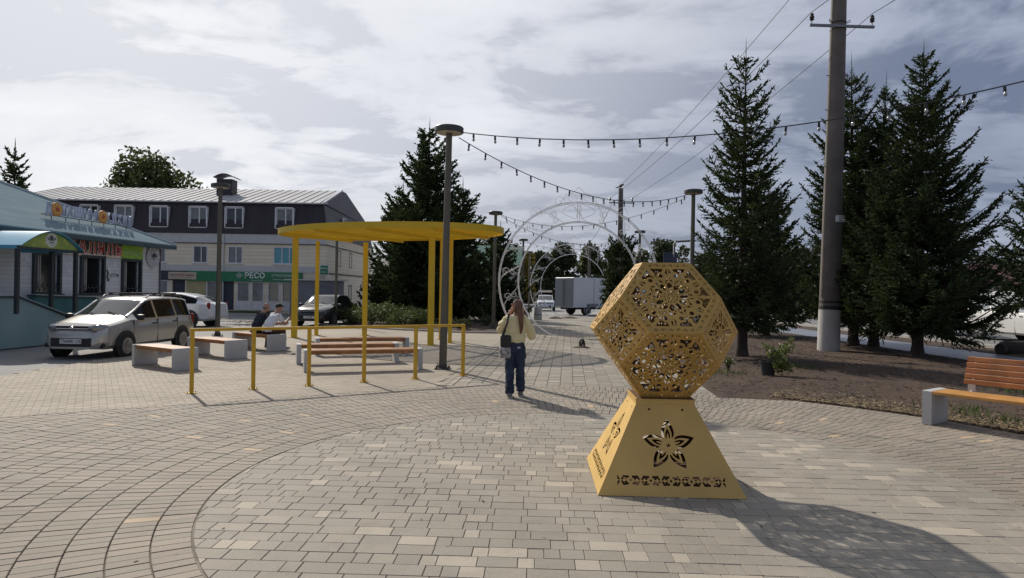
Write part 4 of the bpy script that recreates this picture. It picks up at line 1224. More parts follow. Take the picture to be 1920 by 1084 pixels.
m_bush = mat('bush_leaves', (0.055, 0.085, 0.02), 0.55, rnd=0.5, thin=0.3, col2=(0.13, 0.16, 0.04), scale=2.0)
def tree(label, loc, H, rad, seed, m, nleaf=9000, size=(.12, .26), lobes=16, cat='tree', group='leafy trees', name='leafy_tree', low=0.3, squash=.85):
    r = random.Random(seed)
    t = thing(name, label, cat, loc, 0, group)
    cs, rs = [], []
    for i in range(lobes):
        a = r.random() * 6.283; f = r.random() ** .6; z = low + (1 - low) * r.random()
        env = math.sin(min(1, (z - low) / (1 - low) * .9 + .12) * math.pi) ** .6
        cs.append((rad * .64 * f * env * math.cos(a), rad * .64 * f * env * math.sin(a), H * z * .92)); rs.append(rad * r.uniform(.26, .44))
    obj('crown', leaf_mesh('crown', cs, rs, nleaf, size, m, seed, squash), t)
    b = MB(); b.tube([(0, 0, 0), (.1, 0, H * .3), (0, .1, H * .6), (0, 0, H * .9)], [.05 + .018 * H, .014 * H, .008 * H, .02], 8)
    for c in cs: b.tube([(0, 0, c[2] * .55), (c[0] * .5, c[1] * .5, c[2] * .82), c], [.05 + .004 * H, .03, .01], 5, caps=False)
    obj('trunk', b.mesh('trunk', m_bark, True), t)
    return t
tree('broad leafy tree showing above the metal roof', (-38.6, 70, 0), 15.3, 6.6, 31, m_leaf, 11000, (.16, .34), 30, low=.5)
tree('small bush top at the left end of the metal roof', (-40.5, 60, 0), 10.8, 2.0, 32, m_leaf_d, 2500, (.15, .3), 8)
# wooded backdrop at the far end of the path: one can tell the crowns apart
bk = [(-4, 104, 9.5, 4.2, m_leaf_d), (1.2, 98, 8.2, 3.2, m_leaf_y), (4.5, 108, 9.0, 3.8, m_leaf_d), (8.4, 112, 10.0, 4.0, m_leaf_d), (12.6, 106, 9.2, 3.7, m_leaf), (16.8, 110, 9.8, 4.2, m_leaf_d), (21, 108, 9.0, 4.0, m_leaf),
      (26, 112, 10.5, 4.4, m_leaf_d), (-9.5, 106, 9.0, 4.0, m_leaf), (32, 108, 8.5, 4.2, m_leaf_d), (40, 114, 9, 4.6, m_leaf), (48, 110, 9, 4.4, m_leaf_d), (58, 116, 9.5, 4.6, m_leaf_d), (70, 112, 9, 4.6, m_leaf), (84, 116, 9.5, 5, m_leaf_d), (-17, 110, 8.5, 4, m_leaf_d)]
BKL = ['behind the left leg of the near arch', '', 'just left of the silver car beyond the arches', 'above the left end of the box truck', 'above the middle of the box truck', 'above the truck, left of the farthest pole', 'behind the dark spruce by the arch', 'behind the solar panel', 'left of the bed lamp post',
       'behind the sculpture spruce', 'seen between the sculpture spruce and the concrete pole', 'behind the concrete pole', 'behind the paired spruces', 'behind the tall right spruce', 'at the right edge of the picture', 'behind the canopy spruces']
for i, (x, y, H, rd_, m_) in enumerate(bk):
    lb = 'yellowing birch at the far end of the path' if m_ is m_leaf_y else 'leafy tree in the distant row, ' + BKL[i]
    tree(lb, (x, y, 0), H, rd_, 40 + i, m_, 4200, (.2, .42), 20, group='distant trees', low=.06)
# far wood along the horizon: one mass
def far_wood():
    r = random.Random(3); cs, rs = [], []
    for i in range(150):
        x = -150 + i * 2.6 + r.uniform(-1, 1); y = 138 + r.uniform(-9, 9)
        hh = 2.6 + 1.5 * math.sin(i * .37) * math.sin(i * .11 + 1) + r.uniform(-.5, .9)
        for k in range(4): cs.append((x + r.uniform(-1.2, 1.2), y, 1.2 + k * hh * .85 + r.uniform(-.6, .8))); rs.append(r.uniform(1.5, 2.7) * (1 - .12 * k))
    o = obj('far_wood', leaf_mesh('far_wood', cs, rs, 52000, (.28, .6), m_leaf_d, 5, .9, .3)); tag(o, kind='stuff')
far_wood()
# shrubs in the planting bed
def shrub(label, loc, h, rad, n, seed, m=None, size=(.03, .06), name='shrub', group='shrubs of the planting bed'):
    r = random.Random(seed); t = thing(name, label, 'shrub', loc, 0, group)
    cs = [(r.uniform(-1, 1) * rad * .6, r.uniform(-1, 1) * rad * .6, h * r.uniform(.35, .8)) for _ in range(9)]
    obj('foliage', leaf_mesh('foliage', cs, [rad * r.uniform(.35, .55) for _ in cs], n, size, m or m_bush, seed, .9), t)
    b = MB()
    for c in cs: b.tube([(0, 0, 0), (c[0] * .6, c[1] * .6, c[2] * .6), c], [.015, .01, .004], 5, caps=False)
    obj('stems', b.mesh('stems', m_bark), t)
    return t
sh = [(-7.6, 32.2, .8, .8), (-6.6, 31.2, .85, .85), (-5.7, 31.6, .9, .9), (-7.0, 33.6, .95, .95), (-5.0, 30.6, .7, .75), (-6.0, 33.0, 1.0, .9), (-4.4, 31.6, .65, .7), (-8.1, 34.2, .9, .8), (-5.0, 33.2, .8, .8)]
for i, (x, y, h, rr) in enumerate(sh):
    shrub('leafy green shrub in the planting bed, ' + ['leftmost at the black sedan', 'front one left of the middle canopy post', 'front one behind the middle canopy post', 'tall one at the back left', 'low one at the front right', 'tallest in the middle', 'low one right of the tallest', 'rear one beside the sedan', 'rear right one'][i], (x, y, .02), h, rr, 1300, 60 + i)
for i, (x, y, h, rr) in enumerate([(-2.2, 29.2, .45, .45), (-1.2, 32.5, .5, .5), (-3.0, 30.6, .5, .5), (0.2, 35.8, .55, .45)]):
    shrub('low dark shrub in the bed, ' + ['nearest the kerb right of the canopy', 'right behind the bed lamp post', 'left of the bed lamp post', 'at the path edge by the arch foot'][i], (x, y, .02), h, rr, 500, 80 + i, m_leaf_d)
shrub('reddish flowering shrub at the corner of the bed by the path', (0.55, 38.6, .02), .8, .5, 700, 88, mat('red_leaves', (0.12, 0.04, 0.03), .6, rnd=.5, col2=(0.07, 0.08, 0.03)), name='flower_shrub', group=None)
# potted sapling on the soil
t = thing('potted_shrub', 'young shrub in a black plastic pot on the soil behind the sculpture', 'potted plant', (5.72, 14.25, 0.02))
b = MB(); b.lathe([(0.13, 0), (0.17, .28), (0.185, .28), (0.185, .31), (0.165, .31), (0.16, .26)], (-.18, 0, 0), 16); b.build('pot', m_blk, t, True)
cs = [(-.15, -.08, .5), (.08, .0, .42), (.22, 0, .6), (.0, -.22, .3), (.3, .02, .78), (-.2, .05, .62), (.12, -.2, .2), (-.08, -.24, .22)]
obj('foliage', leaf_mesh('foliage', cs, [.15, .18, .17, .18, .08, .1, .17, .14], 900, (.022, .042), mat('sapling_leaves', (0.07, 0.11, 0.02), .5, rnd=.5, col2=(.17, .2, .05), scale=3, thin=0.35), 91, .95, .2), t)
b = MB()
for c in cs: b.tube([(-.18, 0, .26), (c[0] * .4 - .1, c[1], .4 * c[2] + .15), c], [.01, .007, .003], 5, caps=False)
b.build('stems', m_bark, t)
shrub('tiny seedling with yellow green leaves left of the potted shrub', (4.9, 14.9, .02), .34, .17, 110, 92, MATS['sapling_leaves'], (.02, .04), 'seedling', None)
# ------------------------------------------------------------------ cafe on the left
m_csid = siding_mat('cafe_siding', (0.58, 0.61, 0.65), (0.68, 0.70, 0.73), 0.125)
m_croof = siding_mat('teal_roof', (0.21, 0.275, 0.305), (0.26, 0.325, 0.35), 0.18, 0.9, 'y', 0.25, 0.0)
m_trim = mat('dark_trim', (0.03, 0.038, 0.045), 0.5)
m_glass = glass_mat('window_glass')
m_glass_c = glass_mat('cafe_glass', (0.012, 0.014, 0.016))
m_blue = mat('blue_sheet', (0.10, 0.36, 0.52), 0.3, var=0.1, scale=1, spec=.6)
m_bluew = mat('blue_plaster', (0.20, 0.31, 0.33), 0.8, scale=1.2, col2=(0.26, 0.37, 0.38), bump=.15)
m_blued = mat('teal_plaster', (0.05, 0.15, 0.16), 0.8, var=0.12)
m_capb = mat('ramp_cap', (0.03, 0.05, 0.055), 0.6)
m_capl = mat('ramp_cap_tile', (0.42, 0.52, 0.52), 0.5)
m_curt = mat('curtain', (0.35, 0.33, 0.31), 0.8)
CA = Vector((-14.8, 19.1, 0)); cdir = Vector((0.075, 0.997, 0)).normalized(); cna = math.atan2(cdir.y, cdir.x)
cafe = thing('cafe', 'single storey cafe with pale siding and a teal metal roof', 'building', (CA.x, CA.y, 0), cna)
# local frame: x runs along the front wall away from us, -y points to the square
CL0, CL1, CH = -9.0, 7.57, 3.36
def wall_with_holes(name, x0, x1, z0, z1, holes, m, parent, y=0.0, th=0.25):
    xs = sorted({x0, x1, *[h[0] for h in holes], *[h[1] for h in holes]}); zs = sorted({z0, z1, *[h[2] for h in holes], *[h[3] for h in holes]})
    b = MB()
    for i in range(len(xs) - 1):
        for j in range(len(zs) - 1):
            xm, zm = (xs[i] + xs[i + 1]) / 2, (zs[j] + zs[j + 1]) / 2
            if any(h[0] < xm < h[1] and h[2] < zm < h[3] for h in holes): continue
            b.box((xm, y + th / 2, zm), (xs[i + 1] - xs[i], th, zs[j + 1] - zs[j]))
    return b.build(name, m, parent)
cwin = [(1.25, 2.20, 1.48, 2.68), (3.25, 4.25, 1.46, 2.66), (5.35, 6.30, 1.44, 2.64)]
wall_with_holes('wall', CL0, CL1, 0.0, CH, [(a, b_, c, d) for a, b_, c, d in cwin] + [(-1.2, -.2, 1.0, 2.9)], m_csid, cafe)
MB().box((CL1 - .13, 4.2, CH / 2), (0.25, 7.9, CH)).build('side_wall', m_csid, cafe)
MB().box((CL1 + .012, -.0, CH / 2), (0.05, 0.1, CH)).build('corner_trim', mat('corner_trim', (.12, .1, .12), .6), cafe)
for (a, b_, c, d) in cwin:
    w = MB(); cx, cz = (a + b_) / 2, (c + d) / 2
    for s in (-1, 1):
        w.box((cx + s * ((b_ - a) / 2 + .045), -.03, cz), (.10, .10, d - c + .2)); w.box((cx, -.03, cz + s * ((d - c) / 2 + .045)), (b_ - a + .02, .10, .10))
    w.box((cx, -.05, c - .07), (b_ - a + .3, .16, .05))
    fo = w.build('window', m_trim, cafe)
    MB().box((cx, .10, cz), (b_ - a, .02, d - c)).build('pane', m_glass_c, fo)
    for s in (-.24, -.16): MB().box((cx + s * (b_ - a), .082, cz + .03), (.045, .012, d - c - .1)).build('mullion', m_curt, fo)
    MB().box((cx, -.05, c + .18), (b_ - a - .02, .02, .02)).build('grille_bar', m_trim, fo)
    for k in range(5):
        x = a + (b_ - a) * (k + .5) / 5
        MB().tube([(x, -.05, c + .02), (x + .06, -.06, c + .1), (x - .05, -.06, c + .2), (x, -.05, c + .3)], .009, 5).build('grille_scroll', m_trim, fo)
# frost-white snowflake decals round the windows: thin cut film
m_decal = mat('white_decal', (0.72, 0.74, 0.78), 0.6)
def decal(x0, x1, z0, z1, n, seed):
    r = random.Random(seed); b = MB()
    for _ in range(n):
        x = r.uniform(x0, x1); z = z1 - (z1 - z0) * r.random() ** 1.5; s = r.uniform(.03, .08); a = r.random() * 6.28
        pts = [(x + s * math.cos(a + k * .5) * (k / 6), -.012, z + s * math.sin(a + k * .5) * (k / 6)) for k in range(7)]
        b.tube(pts, .009, 4)
    tag(b.build('lace_decal', m_decal, cafe), kind='stuff')
decal(2.35, 3.1, 2.05, 2.75, 90, 1); decal(4.4, 5.2, 2.0, 2.72, 90, 2); decal(.8, 1.1, 2.3, 2.75, 20, 3)
# roof: front slope with hip
ev, rise, depth_r, eo = CH + 0.04, 0.47, 6.2, 0.45
def roof_pt(x, y): return (x, y, ev + rise * (y + eo))
rx1 = CL1 + eo
b = MB(); v = [roof_pt(CL0, -eo), roof_pt(rx1, -eo), (rx1 - depth_r, -eo + depth_r, ev + rise * depth_r), (CL0, -eo + depth_r, ev + rise * depth_r)]
b.add(v + [(p[0], p[1], p[2] - .07) for p in v], [(0, 1, 2, 3), (7, 6, 5, 4), (0, 4, 5, 1), (1, 5, 6, 2)])
roofo = b.build('roof', m_croof, cafe)
b = MB(); v = [roof_pt(rx1, -eo), (rx1, -eo + 2 * depth_r, ev), (rx1 - depth_r, -eo + depth_r, ev + rise * depth_r)]
b.add(v + [(p[0], p[1], p[2] - .07) for p in v], [(0, 1, 2), (5, 4, 3), (0, 3, 4, 1)]); b.build('roof_hip', m_croof, cafe)
b = MB(); b.tube([(rx1, -eo, ev + .02), (rx1 - depth_r, -eo + depth_r, ev + rise * depth_r + .02)], .05, 6); b.build('hip_cap', mat('hip_cap', (.45, .52, .53), .4), cafe)
b = MB(); b.box(((CL0 + rx1) / 2, -eo + .01, ev - .11), (rx1 - CL0, .03, .14)); b.box(((CL0 + rx1) / 2, -eo / 2, ev - .16), (rx1 - CL0, eo, .02)); b.build('fascia', mat('fascia', (.05, .09, .1), .6), cafe)
# lettering
m_let = mat('letter_faces', (0.42, 0.46, 0.56), 0.35, var=.08)
m_orange = mat('sign_orange', (0.55, 0.16, 0.03), 0.5, var=.35, scale=14, col2=(.75, .45, .12))
def lpos(x, y, z):
    p = CA + Matrix.Rotation(cna, 3, 'Z') @ Vector((x, y, z)); return p
sign = thing('roof_sign', 'row of pale block letters with two orange discs standing on the cafe roof', 'sign', (CA.x, CA.y, 0), cna)
sx0, sx1 = 2.45, 6.55; sy = 0.55; zb = ev + rise * (sy + eo)
items = ['Д', 'O', 'М', 'А', 'Ш', 'Н', 'Я', 'Я', 'O2', 'К', 'У', 'Х', 'Н', 'Я']
step = (sx1 - sx0) / (len(items) - 1)
for i, ch in enumerate(items):
    x = sx0 + i * step; zl = zb + .33
    if ch[0] == 'O' and ch in ('O', 'O2'):
        b = MB(); b.lathe([(0.22, -.03), (0.235, 0), (0.235, .03), (0.20, .045)], (x, sy, zl + .02), 24, M=Matrix.Rotation(R(90), 3, 'X')); d_ = b.build('emblem_disc', m_orange, sign)
        for k in range(10):
            a = k * .628
            MB().lathe([(0.028, 0), (0.02, .02)], (x + .14 * math.cos(a), sy - .045, zl + .02 + .14 * math.sin(a)), 8, M=Matrix.Rotation(R(90), 3, 'X')).build('emblem_bead', mat('bead', (.75, .5, .15), .5), d_)
        MB().lathe([(0.07, 0), (0.05, .03)], (x, sy - .045, zl + .02), 12, M=Matrix.Rotation(R(90), 3, 'X')).build('emblem_face', mat('bead_red', (.5, .1, .04), .5), d_)
    else:
        place_text('letter', ch, 0.50, m_let, lpos(x, sy, zl), cdir, sign, 0.03, 0.012, 0.62)
for i in range(7):
    x = sx0 + (sx1 - sx0) * (i + .2) / 6.6
    MB().tube([(x, sy, zb - .06), (x, sy, zb + .12)], .014, 5).build('leg', m_trim, sign)
MB().box(((sx0 + sx1) / 2, sy + .05, zb + .14), (sx1 - sx0 + .5, .03, .03)).build('rail', m_galv, sign)
# banner under the eave
m_red = mat('sign_red', (0.50, 0.05, 0.04), 0.5); m_cream = mat('sign_cream', (0.66, 0.55, 0.47), 0.6); m_green = mat('sign_green', (0.14, 0.36, 0.04), 0.6, scale=9, col2=(.38, .55, .07), detail=8)
m_bandark = mat('banner_dark', (0.05, 0.05, 0.04), .6)
ban = thing('shop_banner', 'banner with red letters on cream beside a green panel under the cafe eave', 'sign', (CA.x, CA.y, 0), cna)
MB().box((3.72, -.035, 3.02), (2.9, .05, .60)).build('board', m_bandark, ban)
MB().box((5.82, -.035, 3.01), (1.22, .055, .62)).build('green_board', m_green, ban)
for i, ch in enumerate('ХАЛЯЛЬ'):
    x = 2.72 + i * .46
    place_text('letter_outline', ch, 0.66, m_cream, lpos(x, -.072, 3.02), cdir, ban, .006, .04, .85)
    place_text('letter', ch, 0.66, m_red, lpos(x, -.088, 3.02), cdir, ban, .006, 0.0, .85)
MB().box((3.72, -.064, 2.76), (2.9, .006, .07)).build('cream_strip', m_cream, ban)
place_text('script', 'мәкан', 0.34, mat('script_green', (.35, .55, .2), .5), lpos(5.82, -.07, 2.95), cdir, ban, .005, .004)
b = MB(); rr_ = random.Random(5)
for _ in range(40):
    x = rr_.uniform(5.27, 6.37); z = rr_.uniform(2.76, 3.27); s = rr_.uniform(.02, .05); a = rr_.random() * 6
    b.tube([(x + s * math.cos(a + k * .8) * k / 4, -.066, z + s * math.sin(a + k * .8) * k / 4) for k in range(5)], .008, 4)
tag(b.build('scrolls', mat('scroll_lime', (.4, .5, .1), .5), ban), kind='stuff')
# round white lace emblem at the corner
emb = thing('lace_emblem', 'round white lace emblem hanging at the corner of the cafe', 'sign', (CA.x, CA.y, 0), cna)
b = MB(); b.lathe([(0.42, 0), (0.42, .02)], (7.1, -.04, 2.88), 24, M=Matrix.Rotation(R(90), 3, 'X')); b.build('disc', mat('emblem_grey', (.36, .37, .42), .6, scale=16, col2=(.5, .5, .56)), emb)
b = MB(); rr_ = random.Random(6)
for _ in range(90):
    a0 = rr_.random() * 6.28; r0 = rr_.uniform(.16, .43); x = 7.1 + r0 * math.cos(a0); z = 2.88 + r0 * math.sin(a0) - (.22 * max(0, 1 - abs(math.cos(a0)) * 2) if math.sin(a0) < 0 else 0); s = rr_.uniform(.03, .06); a = rr_.random() * 6
    b.tube([(x + s * math.cos(a + k * .7) * k / 5, -.07, z + s * math.sin(a + k * .7) * k / 5) for k in range(6)], .01, 4)
tag(b.build('lace', m_decal, emb), kind='stuff')
def arabic(parent, cx, z, y, s, m):
    b = MB()
    for pts in ([(-.5, .05), (-.3, -.1), (.0, -.12), (.15, 0), (.15, .35)], [(.15, 0), (.3, -.1), (.45, -.05), (.55, .1), (.3, .15)], [(-.1, -.1), (-.2, .2), (-.1, .38)], [(-.1, -.1), (.02, .3)], [(-.5, .05), (-.55, .15)], [(-.25, -.35), (.25, -.35)]):
        b.tube([(cx + x * s, y, z + q * s) for x, q in pts], .028 * s + .004, 5)
    b.build('script', m, parent)
arabic(emb, 7.1, 2.91, -.09, .32, m_trim)
# small scooter decal on the wall
b = MB(); b.tube([(4.5, -.012, 1.98), (4.55, -.012, 2.18), (4.47, -.012, 2.28)], .03, 5); b.lathe([(.06, 0), (.06, .01)], (4.57, -.012, 1.93), 10, M=Matrix.Rotation(R(90), 3, 'X')); b.build('wall_decal', mat('decal_grey', (.08, .1, .11), .7), cafe)
place_text('wall_lettering', 'ATOR', .18, MATS['decal_grey'], lpos(4.9, -.01, 2.09), cdir, cafe, .003)
# entrance canopy with a painted tympanum
ent = thing('entrance_canopy', 'blue barrel vault canopy with a green painted gable over the cafe entrance', 'canopy', (CA.x, CA.y, 0), cna)
ex0, ex1, ey = -1.59, 0.69, -1.9
def arcz(f): return 2.74 + 0.46 * math.sin(f * math.pi)
b = MB(); n = 16; vs = []; fs = []
for i in range(n + 1):
    x = ex0 + (ex1 - ex0) * i / n
    for y in (ey - .12, -.06):
        vs += [(x, y, arcz(i / n)), (x, y, arcz(i / n) + .02)]
for i in range(n):
    o_ = i * 4; q = o_ + 4
    fs += [(o_ + 1, q + 1, q + 3, o_ + 3), (o_, o_ + 2, q + 2, q), (o_, q, q + 1, o_ + 1), (o_ + 2, o_ + 3, q + 3, q + 2)]
b.add(vs, fs); b.build('vault', m_blue, ent, True)
b = MB(); pts = [(ex0 + .05 + (ex1 - ex0 - .1) * i / n, arcz(i / n) - .02) for i in range(n + 1)]
vs = [(x, ey, z) for x, z in pts] + [(x, ey - .02, z) for x, z in pts]; k = len(pts)
b.add(vs, [tuple(range(k)), tuple(range(2 * k - 1, k - 1, -1))] + [(i, i + k, (i + 1) % k + k, (i + 1) % k) for i in range(k)])
ty = b.build('tympanum', mat('tympanum_paint', (.16, .30, .06), .5, scale=5, col2=(.42, .46, .10), detail=7), ent)
MB().lathe([(.21, 0), (.21, .012)], ((ex0 + ex1) / 2, ey - .02, 2.97), 22, M=Matrix.Rotation(R(90), 3, 'X')).build('roundel', mat('roundel', (.55, .58, .52), .5), ty)
arabic(ty, (ex0 + ex1) / 2, 3.0, ey - .04, .26, m_trim)
MB().box(((ex0 + ex1) / 2, ey, 2.71), (ex1 - ex0, .06, .06)).build('beam', m_trim, ent)
MB().box((ex1 - .02, (ey - .06) / 2, 2.71), (.05, -ey - .06, .08)).build('beam', m_blue, ent); MB().box((ex0 + .02, (ey - .06) / 2, 2.71), (.05, -ey - .06, .08)).build('beam', m_blue, ent)
for x, y in ((ex0 + .08, ey + .05), (ex1 - .1, ey + .05), (ex0 + .08, -.2), (ex1 - .1, -1.1)): MB().box((x, y, 1.82), (.09, .09, 1.76)).build('post', m_trim, ent)
MB().box((-.7, .12, 1.95), (1.0, .06, 1.9)).build('door', m_trim, cafe)
MB().box((-.7, .08, 2.15), (.7, .02, 1.1)).build('door_glass', m_glass_c, cafe)
# porch with its cheek walls
porch = thing('porch', 'pale blue plastered porch and ramp with sloping cheek walls before the cafe', 'porch', (CA.x, CA.y, 0), cna)
MB().box((-1.6, -.62, .47), (4.6, 1.0, .94)).build('platform', m_bluew, porch)
def cheek(name, p0, p1, z0, zk, kf, z1, th=.22, m=m_bluew):
    p0, p1 = Vector(p0), Vector(p1); L = (p1 - p0).length; a = math.atan2(p1.y - p0.y, p1.x - p0.x)
    t = bpy.data.objects.new(name, None)
    prof = [(0, 0), (L, 0), (L, z1), (L * kf, zk), (0, z0)]
    inv = Matrix.Rotation(-cna, 3, 'Z')
    q0 = inv @ (Vector((p0.x, p0.y, 0)) - CA); la = a - cna
    def w(u, v_, z): return (q0.x + u * math.cos(la) - v_ * math.sin(la), q0.y + u * math.sin(la) + v_ * math.cos(la), z)
    b = MB(); vs = [w(u, -th / 2, z) for u, z in prof] + [w(u, th / 2, z) for u, z in prof]; k = len(prof)
    b.add(vs, [tuple(range(k)), tuple(range(2 * k - 1, k - 1, -1))] + [((i + 1) % k, i, i + k, (i + 1) % k + k) for i in range(k)])
    o = b.build(name, m, porch)
    for (ua, za, ub, zb_) in ((0, z0, L * kf, zk), (L * kf, zk, L + .06, z1)):
        b = MB()
        for hw, d0, d1 in ((th / 2 + .05, .003, .05),):
            vs = [w(ua, -hw, za + d0), w(ub, -hw, zb_ + d0), w(ub, hw, zb_ + d0), w(ua, hw, za + d0), w(ua, -hw, za + d1), w(ub, -hw, zb_ + d1), w(ub, hw, zb_ + d1), w(ua, hw, za + d1)]
            b.add(vs, [(3, 2, 1, 0), (4, 5, 6, 7), (0, 1, 5, 4), (1, 2, 6, 5), (2, 3, 7, 6), (3, 0, 4, 7)])
        c_ = b.build('coping', m_capb, o)
        b = MB(); hw = th / 2 + .03
        vs = [w(ua, -hw, za + .052), w(ub, -hw, zb_ + .052), w(ub, hw, zb_ + .052), w(ua, hw, za + .052), w(ua, -hw, za + .075), w(ub, -hw, zb_ + .075), w(ub, hw, zb_ + .075), w(ua, hw, za + .075)]
        b.add(vs, [(3, 2, 1, 0), (4, 5, 6, 7), (0, 1, 5, 4), (1, 2, 6, 5), (2, 3, 7, 6), (3, 0, 4, 7)]); b.build('coping_tile', m_capl, o)
cheek('cheek_wall', (-13.78, 15.3), (-13.42, 20.3), 1.36, 1.36, .54, .60, .3)
cheek('cheek_wall', (-14.45, 19.9), (-14.17, 23.6), 1.36, 1.28, .68, .88, .2, m_blued)

# ------------------------------------------------------------------ white building with mansard
m_bsid = siding_mat('house_siding', (0.74, 0.64, 0.48), (0.82, 0.74, 0.60), 0.24)
m_bsid2 = mat('house_band', (0.52, 0.52, 0.52), 0.7, var=.06)
m_mans = siding_mat('mansard_sheet', (0.034, 0.025, 0.033), (0.046, 0.036, 0.044), 0.35, 0.5, 'x', .2)
m_met = siding_mat('metal_roof', (0.38, 0.38, 0.39), (0.46, 0.46, 0.47), 0.5, 0.75, 'x', .2, 0.10)
m_wframe = mat('white_window_frame', (0.66, 0.66, 0.68), 0.5)
m_fascia = mat('shop_green', (0.01, 0.17, 0.07), 0.45)
m_navy = mat('shop_navy', (0.035, 0.04, 0.06), .6)
m_int = mat('room_dark', (0.05, 0.05, 0.05), .9)
BX0, BX1, BY, BYB = -34.0, -12.4, 44.0, 58.0
house = thing('apartment_building', 'two storey pale sided building with a dark mansard and grey metal roof', 'building', (0, 0, 0))
u2 = [(-23.55, .95), (-20.77, .95), (-18.45, .98), (-15.15, 1.5)]
ghole = [(-18.30, -17.45, .75, 2.1), (-17.32, -16.5, .75, 2.1), (-16.25, -15.45, .75, 2.1), (-15.3, -14.7, .75, 2.1), (-19.35, -18.5, .2, 2.15), (-22.6, -21.75, .2, 2.15), (-23.75, -22.85, .9, 2.15), (-20.35, -19.6, .7, 2.15)]
holes = [(x - w / 2, x + w / 2, 3.30, 4.45) for x, w in u2] + ghole
wall_with_holes('wall', BX0, BX1, 0, 5.30, holes, m_bsid, house, BY, .3)
MB().box((BX1 - .15, (BY + BYB) / 2 + .15, 2.65), (.3, BYB - BY - .3, 5.3)).build('side_wall', m_bsid, house)
MB().box(((BX0 + BX1) / 2, BY - .02, 4.95), (BX1 - BX0 + .02, .05, .62)).build('frieze', m_bsid2, house)
MB().box(((BX0 + BX1) / 2, BY - .05, 4.63), (BX1 - BX0 + .04, .06, .05)).build('cornice', m_navy, house)
MB().box(((BX0 + BX1) / 2, BY - .02, 2.96), (BX1 - BX0 + .02, .05, .42)).build('band', m_bsid2, house)
MB().box((BX1 + .03, (BY + BYB) / 2, 4.63), (.06, BYB - BY, .05)).build('cornice', m_navy, house)
MB().box((BX1 + .03, (BY + BYB) / 2, 2.75), (.06, BYB - BY, .08)).build('band', m_navy, house)
def window(parent, cx, cz, w, h, y, split=1, frame=.06, mframe=None, mpane=None, sill=True, axis='x', depth=.10):
    mframe = mframe or m_wframe; mpane = mpane or m_glass
    def P(u, d, z): return (u, y + d, z) if axis == 'x' else (y - d, u, z)
    def Sz(u, d, z): return (u, d, z) if axis == 'x' else (d, u, z)
    b = MB()
    for s in (-1, 1):
        b.box(P(cx + s * (w / 2 - frame / 2), 0.02, cz), Sz(frame, .07, h)); b.box(P(cx, 0.02, cz + s * (h / 2 - frame / 2)), Sz(w - 2 * frame, .07, frame))
    for k in range(1, split + 1): b.box(P(cx - w / 2 + w * k / (split + 1) + .06, 0.02, cz), Sz(frame, .06, h - 2 * frame))
    o = b.build('window', mframe, parent)
    MB().box(P(cx, .05, cz), Sz(w - .02, .012, h - .02)).build('pane', mpane, o)
    if sill: MB().box(P(cx, -.05, cz - h / 2 - .02), Sz(w + .16, .12, .035)).build('sill', mframe, o)
    return o
m_glass_b = mat('blue_film_glass', (0.06, 0.28, 0.36), 0.15, spec=.8)
m_glass_l = mat('curtained_glass', (0.10, 0.11, 0.115), 0.12, scale=2.5, col2=(0.22, 0.23, 0.23), spec=.8)
for i, (x, w) in enumerate(u2): window(house, x, 3.875, w, 1.15, BY, 1 if w < 1.2 else 2, mpane=[m_glass_l, m_glass, m_glass_l, m_glass_b][i])
# shop front
MB().box((-17.7, BY - .10, 2.43), (7.5, .16, .66)).build('green_fascia', m_fascia, house)
MB().box((-22.9, BY - .06, 2.45), (3.0, .10, .62)).build('navy_fascia', m_navy, house)
for (a, b_, c, d) in ghole[:4]: window(house, (a + b_) / 2, (c + d) / 2, b_ - a, d - c, BY, 0, .07, sill=False, mpane=m_glass_l if a < -17 else m_glass)
MB().box((-16.5, BY - .03, .46), (3.7, .06, .5)).build('shop_plinth', m_wframe, house)
for (a, b_, c, d) in ghole[4:6]:
    dd = MB().box(((a + b_) / 2, BY + .12, (c + d) / 2), (b_ - a, .05, d - c)).build('door', m_navy, house); MB().box((a + .1, BY + .07, 1.1), (.03, .05, .25)).build('handle', m_galv, dd)
for (a, b_, c, d) in ghole[6:]: window(house, (a + b_) / 2, (c + d) / 2, b_ - a, d - c, BY, 0, .09, sill=False, mpane=m_glass_l)
MB().box((-21.0, BY - .02, 1.2), (1.3, .04, 2.0)).build('yellow_panel', mat('yellow_board', (.42, .37, .20), .7), house)
# shop signs
sg_ = thing('insurance_sign', 'white lettering and diamond logo on the green shop fascia', 'sign', (0, 0, 0))
m_wl = mat('white_letter', (.72, .76, .74), .5)
place_text('lettering', 'РЕСО', .50, m_wl, (-17.05, BY - .20, 2.50), (1, 0), sg_, .01, .012)
place_text('lettering', 'ГАРАНТИЯ', .10, m_wl, (-16.95, BY - .20, 2.19), (1, 0), sg_, .005, 0, 1.5)
place_text('lettering', 'СТРАХОВАНИЕ', .22, m_wl, (-15.1, BY - .20, 2.52), (1, 0), sg_, .01)
place_text('lettering', 'имени и полис меру', .15, m_wl, (-15.1, BY - .20, 2.27), (1, 0), sg_, .006)
b = MB()
for (x, z) in ((0, .12), (.12, 0), (0, -.12), (-.12, 0)):
    b.tube([(-18.08 + x, BY - .2, 2.50 + z + .085), (-18.08 + x + .085, BY - .2, 2.50 + z), (-18.08 + x, BY - .2, 2.50 + z - .085), (-18.08 + x - .085, BY - .2, 2.50 + z)], .018, 5, closed=True)
b.build('logo', m_wl, sg_)
sg2 = thing('fish_shop_sign', 'cream sign board with brown lettering left of the green fascia', 'sign', (0, 0, 0))
MB().box((-21.85, BY - .16, 2.44), (1.85, .10, .48)).build('board', mat('cream_board', (.50, .43, .34), .6), sg2)
place_text('lettering', 'СУПЕР РЫБА', .21, mat('brown_letter', (.30, .12, .04), .6), (-21.72, BY - .22, 2.47), (1, 0), sg2, .008)
